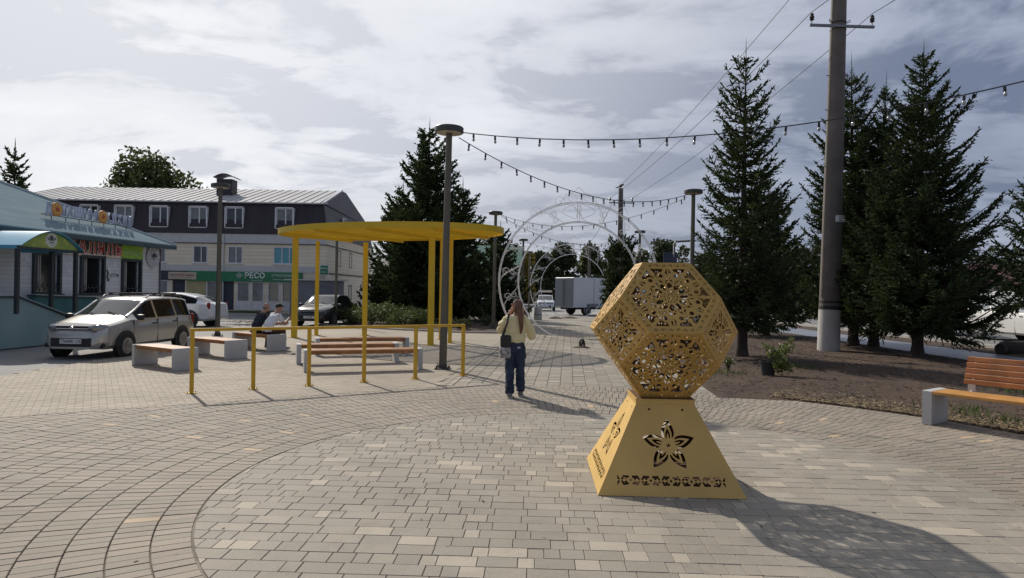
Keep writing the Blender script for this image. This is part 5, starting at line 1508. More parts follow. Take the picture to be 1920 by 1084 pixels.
b = MB(); b.tube([(-22.6, BY - .22, 2.47), (-22.5, BY - .22, 2.50), (-22.4, BY - .22, 2.44)], [.01, .035, .01], 6); b.build('fish_mark', m_navy, sg2)
MB().box((-21.6, BY - .215, 2.32), (.7, .004, .025)).build('rule', MATS['brown_letter'], sg2)
sg3 = thing('small_green_sign', 'small green and white blade sign at the corner of the white building', 'sign', (0, 0, 0))
MB().box((-12.55, BY - .20, 2.95), (.75, .10, .72)).build('box', m_wframe, sg3); MB().box((-12.45, BY - .26, 2.95), (.5, .02, .6)).build('face', m_fascia, sg3)
place_text('lettering', 'РЕСО', .17, m_wl, (-12.45, BY - .28, 3.05), (1, 0), sg3, .004); place_text('lettering', 'страх.', .13, m_wl, (-12.45, BY - .28, 2.82), (1, 0), sg3, .004)
ps = thing('shop_poster', 'pink and black poster board standing beside the fish shop', 'poster', (-24.6, BY - .2, 0))
MB().box((0, 0, 2.1), (.75, .05, 1.9)).build('board', mat('poster_print', (.10, .03, .05), .6, scale=3, col2=(.45, .22, .28), detail=3), ps)
MB().box((-.1, -.03, 1.6), (.3, .012, .8), M=Matrix.Rotation(R(12), 3, 'Y')).build('print_patch', m_wframe, ps)
# mansard storey, slightly leaning back, and metal roof
def slab(parent, name, quad, th, m):
    q = [Vector(p) for p in quad]; n = (q[1] - q[0]).cross(q[-1] - q[0]).normalized() * th
    b = MB(); k = len(q); b.add([tuple(p) for p in q] + [tuple(p - n) for p in q], [tuple(range(k)), tuple(range(2 * k - 1, k - 1, -1))] + [((i + 1) % k, i, i + k, (i + 1) % k + k) for i in range(k)])
    return b.build(name, m, parent)
ZM0, ZM1, ZRG = 5.30, 7.42, 9.15
ins = .30
slab(house, 'mansard_front', [(BX0, BY - .12, ZM0), (BX1 + .12, BY - .12, ZM0), (BX1 - ins, BY + ins, ZM1), (BX0, BY + ins, ZM1)], .2, m_mans)
slab(house, 'mansard_side', [(BX1 + .12, BY - .12, ZM0), (BX1 + .12, BYB, ZM0), (BX1 - ins, BYB - ins, ZM1), (BX1 - ins, BY + ins, ZM1)], .2, m_mans)
ym = (BY + BYB) / 2
ridge_y = BY + 6.2
slab(house, 'roof', [(BX0 - .2, BY + ins - .25, ZM1 - .01), (BX1 - ins + .1, BY + ins - .25, ZM1 - .01), (BX1 - .6, ridge_y, ZRG), (BX0 - .2, ridge_y, ZRG)], .08, m_met)
slab(house, 'roof_back', [(BX1 - .6, ridge_y, ZRG), (BX1 - ins + .1, BYB + .3, ZM1 - .3), (BX0 - .2, BYB + .3, ZM1 - .3), (BX0 - .2, ridge_y, ZRG)], .08, m_met)
slab(house, 'gable', [(BX1 - ins + .08, BY + ins - .2, ZM1 - .02), (BX1 - ins + .08, BYB + .2, ZM1 - .3), (BX1 - .55, ridge_y + 1.0, ZRG - .02), (BX1 - .58, ridge_y - .2, ZRG - .02)], .08, m_mans)
MB().tube([(BX1 - ins + .1, BY + ins - .25, ZM1 + .03), (BX1 - .6, ridge_y, ZRG + .03)], .07, 6).build('verge_cap', m_wframe, house)
for k in range(38):
    x = BX0 + .2 + k * .565
    MB().tube([(x, BY + ins - .24, ZM1 + .012), (min(x, BX1 - .65), ridge_y - .05, ZRG + .005)], .022, 4).build('roof_seam', MATS['metal_roof'], house)
MB().box(((BX0 + BX1) / 2, BY + ins - .24, ZM1 - .02), (BX1 - BX0 + .1, .06, .06)).build('gutter', m_wframe, house)
for i, x in enumerate((-28.2, -25.9, -23.55, -20.95, -18.55, -15.2)):
    w = window(house, x, 6.36, 1.16, 1.36, BY + .02, 1, .08, mpane=m_glass_l if i % 2 else m_glass, sill=False)
    b = MB()
    for s in (-1, 1): b.box((x + s * .60, BY + .10, 6.36), (.06, .36, 1.44))
    b.box((x, BY + .10, 7.06), (1.26, .36, .06)); b.box((x, BY + .05, 5.66), (1.26, .26, .05)); b.build('reveal', m_wframe, w)
for y in (48.6, 51.8): window(house, y, 6.35, .9, 1.1, BX1 + .02, 0, .08, axis='y', sill=False)
for y in (47.3, 50.6): window(house, y, 3.9, .8, 1.2, BX1 + .02, 0, .07, mpane=m_glass, axis='y', mframe=mat('tan_frame', (.3, .27, .22), .6), sill=False); window(house, y, 1.45, .8, 1.15, BX1 + .02, 0, .07, axis='y', mframe=m_trim, sill=False)
# chimney vent with rounded cowl
ch = MB().box((-20.55, BY + 3.4, 8.75), (1.1, .9, 1.3)).build('chimney', m_mans, house)
b = MB(); pts = [(-21.3 + 1.5 * i / 10, 0, 9.52 + .26 * math.sin(i / 10 * math.pi)) for i in range(11)]
vs = [(x, BY + 2.8, z) for x, _, z in pts] + [(x, BY + 4.0, z) for x, _, z in pts]; b.add(vs, [(i, i + 1, i + 12, i + 11) for i in range(10)]); cow = b.build('cowl', m_mans, ch)
md = cow.modifiers.new('solid', 'SOLIDIFY'); md.thickness = .05
dp = MB(); dp.tube([(-19.2, BY - .08, 5.2), (-19.2, BY - .08, .1)], .05, 8); dp.build('downpipe', m_bsid2, house)
# service box in front
kio = thing('service_kiosk', 'grey metal kiosk with a flat roof in front of the white building', 'kiosk', (-12.35, 42.0, 0))
m_kio = mat('kiosk_sheet', (.17, .18, .21), .6, var=.08, scale=1.5)
MB().box((0, 0, 1.1), (2.9, 1.8, 2.2)).build('cabin', m_kio, kio); MB().box((0, -.05, 2.25), (3.4, 2.2, .07)).build('roof', m_bsid2, kio); MB().box((.75, -.91, 1.0), (.9, .03, 1.9)).build('door', mat('kiosk_door', (.13, .14, .17), .6), kio)
MB().box((.42, -.94, 1.05), (.03, .03, .18)).build('handle', m_galv, kio)

# ------------------------------------------------------------------ other far buildings
def gable_house(label, loc, w, d, h, rh, mw, mr, nwin=3, rz=0.0):
    t = thing('house', label, 'building', loc, rz, 'distant houses')
    MB().box((0, 0, h / 2), (w, d, h)).build('wall', mw, t)
    for s in (-1, 1):
        slab(t, 'roof', [(-w / 2 - .3, s * (d / 2 + .4), h - .15), (w / 2 + .3, s * (d / 2 + .4), h - .15), (w / 2 + .3, 0, h + rh), (-w / 2 - .3, 0, h + rh)][::s], .1, mr)
        b = MB(); b.add([(s * w / 2, -d / 2, h), (s * w / 2, d / 2, h), (s * w / 2, 0, h + rh - .12)], [(0, 1, 2)]); b.build('gable', mw, t)
    for i in range(nwin): window(t, -w / 2 + w * (i + .5) / nwin, h * .55, 1.1, 1.2, -d / 2 - .03, 1)
    return t
gable_house('long green roofed building far behind the spruces left of the arch', (-7.0, 84, 0), 16, 10, 4.8, 2.6, mat('far_wall', (.36, .33, .28), .8), mat('green_roof', (.03, .12, .085), .5), 5)
gable_house('low dark roofed house between the white building and the big spruce', (-13.5, 76, 0), 8, 7, 3.4, 1.6, mat('far_wall_2', (.16, .13, .11), .8), mat('dark_roof', (.03, .03, .032), .6), 3)
gable_house('red roofed house beyond the road at the right edge', (58, 80, 0), 10, 8, 3.4, 2.4, mat('far_wall_3', (.42, .38, .34), .8), mat('red_roof', (.24, .11, .10), .7), 3, R(10))
gable_house('pale house beyond the road behind the paired spruces', (38, 66, 0), 11, 8, 3.2, 2.2, mat('far_wall_4', (.40, .40, .40), .8), mat('grey_roof', (.16, .16, .17), .6), 3)
# ------------------------------------------------------------------ vehicles
m_tyre = mat('tyre_rubber', (0.018, 0.018, 0.018), 0.8)
m_rim = mat('alloy_rim', (0.42, 0.42, 0.43), 0.3, 0.8)
m_cglass = mat('car_glass', (0.012, 0.014, 0.016), 0.08, spec=0.10, var=.2)
m_cplas = mat('car_plastic', (0.015, 0.015, 0.016), 0.55)
m_chrome = mat('chrome', (0.6, 0.6, 0.62), 0.15, 0.95)
m_hl = mat('headlight', (0.10, 0.108, 0.115), 0.07, 0.3, spec=.9, scale=14, col2=(.3, .31, .32))
m_tl = mat('tail_light', (0.22, 0.012, 0.012), 0.15)
m_plate = mat('number_plate', (0.62, 0.62, 0.62), 0.5)
m_wglass = mat('windscreen_glass', (0.03, 0.034, 0.036), 0.04, spec=0.75, var=.2)
def paint(name, c, metal=.5): return mat(name, c, 0.26, metal, var=.03, scale=1.0, coat=.7)
def wheel(parent, x, y, r, w, side):
    t_ = MB(); t_.lathe([(r * .62, -w / 2), (r * .93, -w / 2), (r, -w * .3), (r, w * .3), (r * .93, w / 2), (r * .62, w / 2)], (x, y, r), 28, M=Matrix.Rotation(R(90), 3, 'X'))
    o = t_.build('wheel', m_tyre, parent, True)
    b = MB(); M_ = Matrix.Rotation(R(90), 3, 'X')
    yo = y + side * (w / 2 - .012)
    b.lathe([(r * .66, -.02), (r * .66, .02), (r * .60, .02), (r * .58, -.02)], (x, yo, r), 24, M=M_)
    b.lathe([(r * .16, -.02), (r * .15, .025)], (x, yo, r), 12, M=M_)
    for k in range(6):
        a = k * math.pi / 3
        for da in (-.12, .12):
            b.tube([(x + r * .12 * math.cos(a + da), yo + side * .01, r + r * .12 * math.sin(a + da)), (x + r * .6 * math.cos(a + da * 1.6), yo, r + r * .6 * math.sin(a + da * 1.6))], r * .045, 4)
    b.build('rim', m_rim, o)
    d = MB(); d.lathe([(r * .60, -.02), (r * .60, -.01)], (x, y + side * (w / 2 - .03), r), 20, M=M_); d.build('brake', m_cplas, o)
def car(name, label, loc, ang, K, pt, wheels=(1.27, -1.21), r=.30, plate=None, extras=None, group='cars parked around the square'):
    t = thing(name, label, K.get('cat', 'car'), (loc[0], loc[1], -0.03), ang, group)
    top, belt, hw, zb = K['top'], K['belt'], K['hw'], K['zb']
    f = lambda tb, x: float(np.interp(x, [p[0] for p in tb], [p[1] for p in tb]))
    xs = sorted({p[0] for p in top} | {p[0] for p in hw} | {x for p in K['pillars'] for x in p} | {K['sg'][0], K['sg'][1]} | {K['ws'][0], K['ws'][1]} | set(np.linspace(top[0][0], top[-1][0], 26).round(3)))
    xs = [x for i, x in enumerate(xs) if i == 0 or x - xs[i - 1] > 0.012]
    rings = []
    for x in xs:
        zt, zl, h = f(top, x), f(belt, x), f(hw, x); b0 = f(zb, x)
        zl = min(zl, zt - .01); gh = zt - zl; k = min(1, gh / .45)
        b0 = min(b0, zl - .12)
        rings.append([(0, b0), (h * .86, b0), (h * .985, b0 + .09), (h * 1.0, b0 + (zl - b0) * .45), (h * .995, b0 + (zl - b0) * .72), (h * .965, zl - .015), (h * (.945 - .02 * (1 - k)), zl + .01 * k),
                      (h * (.80 - .06 * k), zl + gh * (.6 + .30 * k)), (h * (.62 - .02 * k), zl + gh * (.85 + .12 * k)), (h * .3, zt - .004), (0, zt)])
    nr = len(rings[0]); V = []; idx = {}
    for i, x in enumerate(xs):
        for s in (1, -1):
            for j, (y, z) in enumerate(rings[i]):
                idx[(i, j, s)] = len(V); V.append((x, s * y, z))
    groups = {'body': [], 'windscreen': [], 'rear_window': []}
    for i in range(len(xs) - 1):
        xm = (xs[i] + xs[i + 1]) / 2
        gh0 = f(top, xs[i]) - f(belt, xs[i]); gh1 = f(top, xs[i + 1]) - f(belt, xs[i + 1])
        for j in range(nr - 1):
            g_ = 'body'
            if j == 6 and K['sg'][0] < xm < K['sg'][1] and not any(a < xm < b for a, b in K['pillars']): g_ = 'side_window'
            if j >= 7 and K['ws'][0] < xm < K['ws'][1]: g_ = 'windscreen'
            if j >= 7 and K['rw'][0] < xm < K['rw'][1]: g_ = 'rear_window'
            for s in (1, -1):
                q = (idx[(i, j, s)], idx[(i + 1, j, s)], idx[(i + 1, j + 1, s)], idx[(i, j + 1, s)])
                gk = (g_, s, sum(b < xm for a, b in K['pillars'])) if g_ == 'side_window' else g_
                groups.setdefault(gk, []).append(q if s == -1 else q[::-1])
    for i, fl in ((0, 1), (len(xs) - 1, -1)):
        for j in range(nr - 1):
            q = (idx[(i, j, 1)], idx[(i, j + 1, 1)], idx[(i, j + 1, -1)], idx[(i, j, -1)])
            groups['body'].append(q if fl == 1 else q[::-1])
    bo = None
    for g_, fs in groups.items():
        if not fs: continue
        used = sorted({i for q in fs for i in q}); re = {o: n for n, o in enumerate(used)}
        b = MB(); b.add([V[i] for i in used], [tuple(re[i] for i in q) for q in fs])
        if isinstance(g_, tuple): g_ = g_[0]
        o = b.build(g_, pt if g_ == 'body' else (m_wglass if g_ != 'side_window' else K.get('glass', m_cglass)), t, True)
        if g_ == 'body': bo = o
    hwm = max(p[1] for p in hw)
    for x in wheels:
        for s in (1, -1):
            y = s * (f(hw, x) - .10)
            b = MB(); b.lathe([(r * 1.22, -.02), (r * 1.22, .012)], (x, s * (f(hw, x) + .004), r + .015), 26, M=Matrix.Rotation(R(90), 3, 'X')); b.build('wheel_arch', m_cplas, bo)
            wheel(t, x, y + s * .042, r, .2, s)
    # a-pillars and gutters in body colour
    xw0, xw1 = K['ws']
    xf = top[-1][0]
    def surf(x, j, s=1):
        zt, zl, h = f(top, x), f(belt, x), f(hw, x); zl = min(zl, zt - .01); gh = zt - zl; k = min(1, gh / .45)
        rr_ = [(h * (.945 - .02 * (1 - k)), zl + .01 * k), (h * (.80 - .06 * k), zl + gh * (.6 + .30 * k)), (h * (.62 - .02 * k), zl + gh * (.85 + .12 * k))][j]
        return (x, s * rr_[0], rr_[1])
    for s in (1, -1):
        MB().tube([surf(xw1 - (xw1 - xw0) * k / 6, 1, s) for k in range(7)], .032, 6).build('pillar', pt, bo)
        MB().tube([surf(xw0 - (xw0 - K['sg'][0]) * k / 8, 1, s) for k in range(9)], .022, 5).build('roof_gutter', pt, bo)
        # mirrors
        mx = xw1 - .18; mz = f(belt, mx) + .06
        b = MB(); b.lathe([(.02, -.10), (.075, -.08), (.085, 0), (.075, .07), (.02, .09)], (mx, s * (f(hw, mx) + .08), mz), 12, M=Matrix.Diagonal((.75, 1.25, .8)).to_3x3()); b.build('mirror', K.get('mirror', m_cplas), t, True)
        for hx in K['handles']: MB().box((hx, s * (f(hw, hx) * .985), f(belt, hx) - .13), (.17, .05, .035), bev=.012).build('door_handle', K.get('mirror', m_cplas), bo)
        for hx in K['seams']: MB().box((hx, s * f(hw, hx) * .985, .62), (.006, .03, .56)).build('door_seam', m_cplas, bo)
        # lights
        b = MB(); hx, hy, hz = K['hl']
        b.lathe([(.01, -.10), (.16, -.06), (.2, 0), (.16, .06), (.01, .09)], (0, 0, 0), 16); b.v = [((Matrix.Rotation(s * R(-38), 3, 'Z') @ Vector((p[0] * 1.25, p[2] * 1.0, p[1] * .52))) + Vector((hx, s * hy, hz))) for p in b.v]; b.v = [tuple(p) for p in b.v]
        b.build('headlight', m_hl, t, True)
        xr = top[0][0]
        MB().box((xr + .15, s * (f(hw, xr + .15) - .03), f(belt, xr + .2) - .08), (.13, .06, .28), bev=.02).build('tail_light', m_tl, t)
        MB().box((xf - .14, s * .60, .34), (.08, .24, .12), bev=.03).build('fog_recess', m_cplas, t)
    zg = K['hl'][2]
    gb = MB().box((xf - .055, 0, zg + .02), (.05, .80, .075), bev=.015).build('grille', m_cplas, t)
    MB().box((xf - .035, 0, zg - .01), (.03, .78, .018), bev=.006).build('grille_bar', m_chrome, gb)
    b = MB(); b.lathe([(.055, 0), (.05, .012), (.0501, .013)], (xf - .028, 0, zg + .01), 14, M=Matrix.Rotation(R(90), 3, 'Y') @ Matrix.Diagonal((.65, 1, 1)).to_3x3()); b.build('badge', m_chrome, gb)
    MB().box((xf - .03, 0, .41), (.07, .98, .25), bev=.03).build('lower_grille', m_cplas, t)
    p = MB().box((xf + .012, 0, .44), (.016, .52, .112)).build('number_plate', m_plate, t)
    if plate:
        me = text_mesh(plate, .10, .002, m_blk, sx=.92); o = obj('lettering', me, p)
        o.matrix_basis = Matrix.Translation((xf + .022, 0, .44)) @ Matrix(((0, 0, 1, 0), (1, 0, 0, 0), (0, 1, 0, 0), (0, 0, 0, 1)))
    for (a_, c_) in ((.5, .1), (-.1, -.45)):
        MB().tube([(xw1 + .02, a_, f(top, xw1) + .015), (xw1 - .14, c_, f(top, xw1 - .14) + .012)], .010, 4).build('wiper', m_cplas, t)
    if extras: extras(t, f, K)
    return t
WAGON = dict(top=[(-2.04, .58), (-2.02, .95), (-1.96, 1.12), (-1.80, 1.40), (-1.5, 1.465), (-.6, 1.49), (.05, 1.46), (.30, 1.40), (1.02, 1.03), (1.15, .985), (1.75, .87), (1.95, .75), (2.02, .62), (2.04, .5)],
             belt=[(-2.04, .5), (-2.0, .92), (-1.2, .95), (.9, .92), (1.1, .93), (1.75, .80), (1.95, .69), (2.04, .44)],
             hw=[(-2.04, .66), (-1.98, .75), (-1.7, .82), (-1, .85), (1, .85), (1.5, .82), (1.8, .75), (1.95, .66), (2.04, .52)], zb=[(-2.04, .36), (-1.8, .25), (1.8, .24), (2.04, .26)],
             pillars=[(-.09, 0.0), (-1.0, -.93), (.80, .9)], sg=(-1.78, .85), ws=(.26, 1.03), rw=(-1.98, -1.78), handles=(.1, -.85), seams=(.98, -.04, -.97), hl=(1.86, .575, .745))
SEDAN = dict(top=[(-2.2, .6), (-2.18, .98), (-2.0, 1.08), (-1.65, 1.12), (-1.0, 1.42), (-.5, 1.48), (.1, 1.47), (.35, 1.40), (1.10, 1.03), (1.25, .99), (1.85, .86), (2.1, .72), (2.18, .6), (2.2, .5)],
             belt=[(-2.2, .5), (-2.1, .98), (-1.5, 1.0), (-.5, .97), (1.0, .92), (1.25, .92), (1.85, .79), (2.1, .66), (2.2, .44)],
             hw=[(-2.2, .66), (-2.1, .76), (-1.7, .84), (-1, .88), (1, .88), (1.6, .84), (1.95, .74), (2.1, .65), (2.2, .52)], zb=[(-2.2, .36), (-1.9, .24), (1.9, .24), (2.2, .26)],
             pillars=[(-.06, .02), (-1.05, -.98), (.85, .95)], sg=(-1.35, .9), ws=(.3, 1.11), rw=(-1.64, -1.02), handles=(.1, -.85), seams=(1.02, -.02, -1.0), hl=(1.96, .56, .72))
LIFT = dict(top=[(-2.3, .6), (-2.28, 1.02), (-2.1, 1.10), (-1.5, 1.34), (-.9, 1.46), (-.3, 1.50), (.2, 1.48), (.4, 1.42), (1.15, 1.05), (1.3, 1.0), (1.9, .88), (2.15, .74), (2.3, .5)],
            belt=[(-2.3, .5), (-2.2, 1.02), (-1.2, 1.02), (1.0, .95), (1.3, .94), (1.9, .80), (2.15, .68), (2.3, .44)],
            hw=[(-2.3, .68), (-2.2, .78), (-1.8, .88), (-1, .92), (1, .92), (1.6, .88), (2, .78), (2.3, .55)], zb=[(-2.3, .38), (-2, .28), (2, .26), (2.3, .28)],
            pillars=[(-.1, 0), (.85, .95)], sg=(-1.62, .95), ws=(.36, 1.16), rw=(-2.06, -1.48), handles=(.1, -.9), seams=(1.05, -.05, -1.1), hl=(2.02, .58, .76))
SUV = dict(top=[(-2.2, .7), (-2.18, 1.1), (-2.05, 1.35), (-1.85, 1.62), (-1.4, 1.68), (0, 1.68), (.3, 1.6), (1.0, 1.16), (1.15, 1.12), (1.9, 1.0), (2.12, .85), (2.2, .6)],
           belt=[(-2.2, .6), (-2.1, 1.08), (1.0, 1.04), (1.2, 1.06), (1.9, .93), (2.12, .8), (2.2, .5)],
           hw=[(-2.2, .74), (-2.1, .84), (-1.7, .9), (1, .92), (1.6, .88), (2.0, .8), (2.2, .64)], zb=[(-2.2, .4), (-1.9, .32), (1.9, .32), (2.2, .34)],
           pillars=[(-.1, 0), (-1.05, -.97), (.8, .9)], sg=(-1.85, .85), ws=(.26, 1.01), rw=(-2.1, -1.83), handles=(.1, -.85), seams=(1.0, -.05, -1.0), hl=(1.98, .62, .88))
def wagon_extras(t, f, K):
    rr_ = MB()
    for s in (1, -1):
        o = MB().tube([(.1, s * .58, 1.46), (.0, s * .6, 1.51), (-.75, s * .61, 1.535), (-1.5, s * .6, 1.50), (-1.6, s * .58, 1.46)], .018, 6).build('roof_rail', m_cplas, t, True)
    for x in (-.25, -1.15):
        o = MB().box((x, 0, 1.565), (.075, 1.34, .03), bev=.008).build('roof_bar', m_cplas, t)
        for s in (1, -1): MB().box((x, s * .60, 1.545), (.1, .06, .05), bev=.01).build('bar_foot', m_cplas, o)
    MB().tube([(.05, .1, 1.46), (-.05, .1, 1.58)], .006, 5).build('aerial', m_cplas, t)
P_silver = paint('silver_paint', (0.40, 0.39, 0.365))
car('station_wagon', 'silver station wagon with black roof bars parked before the cafe porch', (-10.22, 17.55), R(-93), WAGON, P_silver, (1.27, -1.21), .295, 'Т766МК 116', wagon_extras)
car('white_liftback', 'white sloping-back car half hidden behind the silver wagon', (-15.1, 29.3), R(176), LIFT, paint('white_paint', (0.66, 0.68, 0.72), .1), (1.38, -1.36), .34)
car('black_sedan', 'black sedan parked behind the yellow canopy posts', (-9.05, 32.5), R(-96), SEDAN, paint('black_paint', (0.012, 0.013, 0.016), .2), (1.32, -1.3), .31, 'А116ЕР')
car('white_suv', 'white off-roader parked in the shade of the spruces left of the arch', (-2.4, 55.5), R(-92), SUV, paint('white_paint_suv', (0.55, 0.57, 0.6), .1), (1.32, -1.28), .35)
def open_hatch(t, f, K):
    MB().box((-2.15, 0, 1.82), (.75, 1.35, .05), bev=.02, M=Matrix.Rotation(R(-12), 3, 'Y')).build('open_tailgate', P_silver, t)
    for s in (1, -1): MB().tube([(-1.95, s * .62, 1.2), (-2.35, s * .62, 1.8)], .015, 5).build('gas_strut', m_cplas, t)
car('silver_hatchback', 'far silver car with its tailgate raised left of the box truck', (3.15, 62.0), R(-92), WAGON, paint('pale_silver_paint', (0.45, 0.48, 0.52), .4), (1.27, -1.21), .3, None, open_hatch)
car('dark_car', 'dark car with a bright wheel parked on the road behind the right spruces', (21.3, 33.0), R(-90), SUV, paint('dark_grey_paint', (0.02, 0.022, 0.026), .3), (1.32, -1.28), .34)
# van on the road
VAN = dict(top=[(-2.7, .8), (-2.68, 1.9), (-2.5, 2.08), (-1, 2.12), (.9, 2.1), (1.2, 2.0), (1.95, 1.25), (2.1, 1.18), (2.5, 1.05), (2.68, .85), (2.7, .6)],
           belt=[(-2.7, .7), (-2.6, 1.25), (1.8, 1.2), (2.1, 1.12), (2.5, .98), (2.7, .5)],
           hw=[(-2.7, .86), (-2.6, .92), (-2, .97), (1.6, .97), (2.3, .9), (2.7, .68)], zb=[(-2.7, .4), (-2.4, .32), (2.4, .32), (2.7, .34)],
           pillars=[(.35, .5), (-1.1, -.95), (1.72, 1.85)], sg=(-2.4, 1.8), ws=(1.16, 1.97), rw=(-2.66, -2.5), handles=(.75, -.6), seams=(1.7, .45, -1.0), hl=(2.48, .66, .86), cat='van', glass=mat('van_glass', (.34, .36, .38), .1, spec=.8))
car('white_van', 'white van with a beige lower half at the right edge beyond the spruces', (21.4, 27.3), R(-90), VAN, mat('van_paint', (.55, .55, .53), .35, 0, scale=.6, col2=(.62, .62, .6)), (1.55, -1.6), .34)
# box truck
tr = thing('box_truck', 'white box truck standing across the far end of the path', 'truck', (6.55, 52.6, -.03), R(33))
m_box = mat('truck_box', (.60, .62, .66), .5, var=.04, scale=.6); m_boxd = mat('truck_door', (.16, .18, .21), .55, var=.05)
MB().box((0, 0, 1.75), (6.0, 2.3, 2.3), bev=.03).build('cargo_box', m_box, tr)
for s in (-1, 1):
    d_ = MB().box((-3.02, s * .57, 1.75), (.05, 1.12, 2.22), bev=.01).build('rear_door', m_boxd, tr); MB().tube([(-3.06, s * .1, .75), (-3.06, s * .1, 2.7)], .02, 6).build('lock_rod', m_galv, d_)
for x in (-1, 1): MB().box((x, -1.156, 1.75), (.03, .012, 2.2)).build('box_seam', m_galv, tr)
MB().box((.3, 0, .52), (6.6, .9, .16)).build('chassis', m_cplas, tr)
for x in (-1.6, 3.9):
    for s in (-1, 1): wheel(tr, x, s * .95, .43, .26, s)
cab = MB(); cab.prism([(3.1, .55), (4.9, .55), (4.95, 1.3), (4.55, 2.25), (3.1, 2.35)], -1.05, 1.05); cab.v = [(x, z, y) for x, y, z in cab.v]; cab.f = [f_[::-1] for f_ in cab.f]; cb = cab.build('cab', m_box, tr)
MB().box((3.75, -1.06, 1.75), (.8, .02, .6)).build('cab_window', m_cglass, cb); MB().box((4.78, 0, 1.75), (.03, 1.8, .75), M=Matrix.Rotation(R(-23), 3, 'Y')).build('windscreen', m_cglass, cb)
MB().box((-.2, -1.13, .75), (3.0, .04, .3)).build('side_guard', m_cplas, tr)

# ------------------------------------------------------------------ people
def sph(b, c, r, n=12):
    if not isinstance(r, (tuple, list)): r = (r, r, r)
    prof = [(math.sin(math.pi * i / 8), -math.cos(math.pi * i / 8)) for i in range(1, 8)]
    vs = []; 
    for q, z in prof:
        for j in range(n):
            a = 6.28318 * j / n; vs.append((c[0] + r[0] * q * math.cos(a), c[1] + r[1] * q * math.sin(a), c[2] + r[2] * z))
    fs = [(i * n + j, i * n + (j + 1) % n, (i + 1) * n + (j + 1) % n, (i + 1) * n + j) for i in range(6) for j in range(n)]
    fs += [tuple(range(n - 1, -1, -1)), tuple(6 * n + j for j in range(n))]
    b.add(vs, fs)
def limb(b, pts, k=7):
    """pts: list of (centre, radius); spheres are strung along so that the remesh grows one tapering surface"""
    for (p, r), (q, s) in zip(pts, pts[1:]):
        for i in range(k + 1):
            f = i / k
            rr_ = tuple(a + (c - a) * f for a, c in zip(r if isinstance(r, tuple) else (r,) * 3, s if isinstance(s, tuple) else (s,) * 3))
            sph(b, tuple(a + (c - a) * f for a, c in zip(p, q)), rr_)
WORK = bpy.data.scenes.new('workbench')
def flesh(name, b, m, parent, voxel=.011, smooth=4, folds=None):
    me = b.mesh(name + '_raw', m); o = bpy.data.objects.new(name, me); WORK.collection.objects.link(o)
    rm = o.modifiers.new('r', 'REMESH'); rm.mode = 'VOXEL'; rm.voxel_size = voxel; rm.use_smooth_shade = True
    sm = o.modifiers.new('s', 'SMOOTH'); sm.iterations = smooth; sm.factor = .5
    WORK.view_layers[0].update(); dg = WORK.view_layers[0].depsgraph; me2 = bpy.data.meshes.new_from_object(o.evaluated_get(dg))
    bpy.data.objects.remove(o); bpy.data.meshes.remove(me)
    if folds:                                   # cloth folds: (amount, frequency across, frequency up)
        from mathutils import noise as mn
        no = [v.normal.copy() for v in me2.vertices]
        for v, n_ in zip(me2.vertices, no):
            c = v.co
            v.co = c + n_ * folds[0] * (mn.noise(Vector((c.x * folds[1], c.y * folds[1], c.z * folds[2]))) + .5 * mn.noise(Vector((c.x * folds[1] * 2.3, c.y * folds[1] * 2.3, c.z * folds[2] * 2.1 + 7))))
    me2.name = name; me2.materials.clear(); me2.materials.append(m)
    me2.polygons.foreach_set('use_smooth', [True] * len(me2.polygons))
    return obj(name, me2, parent)
m_skin = mat('skin', (0.40, 0.22, 0.15), 0.55, var=.06)
m_hair = mat('hair_auburn', (0.13, 0.055, 0.028), 0.5, var=.3, scale=9)
m_sweat = mat('yellow_sweater', (0.70, 0.62, 0.35), 0.85, var=.06, scale=8, bump=.25, bscale=35)
m_jeans = mat('blue_jeans', (0.009, 0.016, 0.038), 0.8, scale=5, col2=(0.028, 0.047, 0.09), bump=.2, bscale=60)
m_shoe = mat('trainers', (0.20, 0.18, 0.16), 0.7); m_sole = mat('shoe_sole', (.5, .48, .44), .7)
def finger_hand(b, wrist, palm_c, fdir, spread, r=.010):
    limb(b, [(wrist, .022), (palm_c, (.032, .022, .034))], 4)
    fd = Vector(fdir).normalized(); sp = Vector(spread).normalized()
    for k, ln in enumerate((.060, .072, .068, .052)):
        base = Vector(palm_c) + sp * (.026 * (k - 1.5) / 1.5) + fd * .025
        mid = base + fd * ln * .5 + fd.cross(sp) * .012; tip = base + fd * ln * .75 + fd.cross(sp) * .035
        limb(b, [(tuple(base), r), (tuple(mid), r * .92), (tuple(tip), r * .8)], 4)
    th = Vector(palm_c) - sp * .03; tt = th - sp * .035 + fd * .03
    limb(b, [(tuple(th), r * 1.15), (tuple(tt), r * .9)], 4)
girl = thing('person', 'person from behind in a yellow sweater and blue jeans holding a camera up', 'person', (0.07, 10.92, 0), R(-3))
b = MB()   # skin: head, neck, forearms and hands in one surface
sph(b, (.03, .03, 1.50), (.072, .088, .105), 16); sph(b, (.03, .075, 1.45), (.05, .05, .055)); limb(b, [((.02, .0, 1.42), .047), ((.0, -.01, 1.33), .055)], 4); limb(b, [((0, 0, 1.33), .05), ((-.12, 0, 1.30), .05), ((-.25, .10, 1.14), .04), ((-.10, .17, 1.40), .03)], 6)
limb(b, [((0, 0, 1.33), .05), ((.13, 0, 1.30), .05), ((.25, .12, 1.10), .04), ((.10, .2, 1.40), .03)], 6)
sph(b, (.03, .118, 1.50), (.014, .02, .022)); sph(b, (-.042, .03, 1.495), (.012, .02, .028)); sph(b, (.102, .03, 1.495), (.012, .02, .028))
finger_hand(b, (-.10, .17, 1.40), (-.065, .165, 1.455), (.25, .05, 1), (0, 1, .0)); finger_hand(b, (.10, .2, 1.40), (.10, .175, 1.455), (-.2, .05, 1), (0, 1, 0))
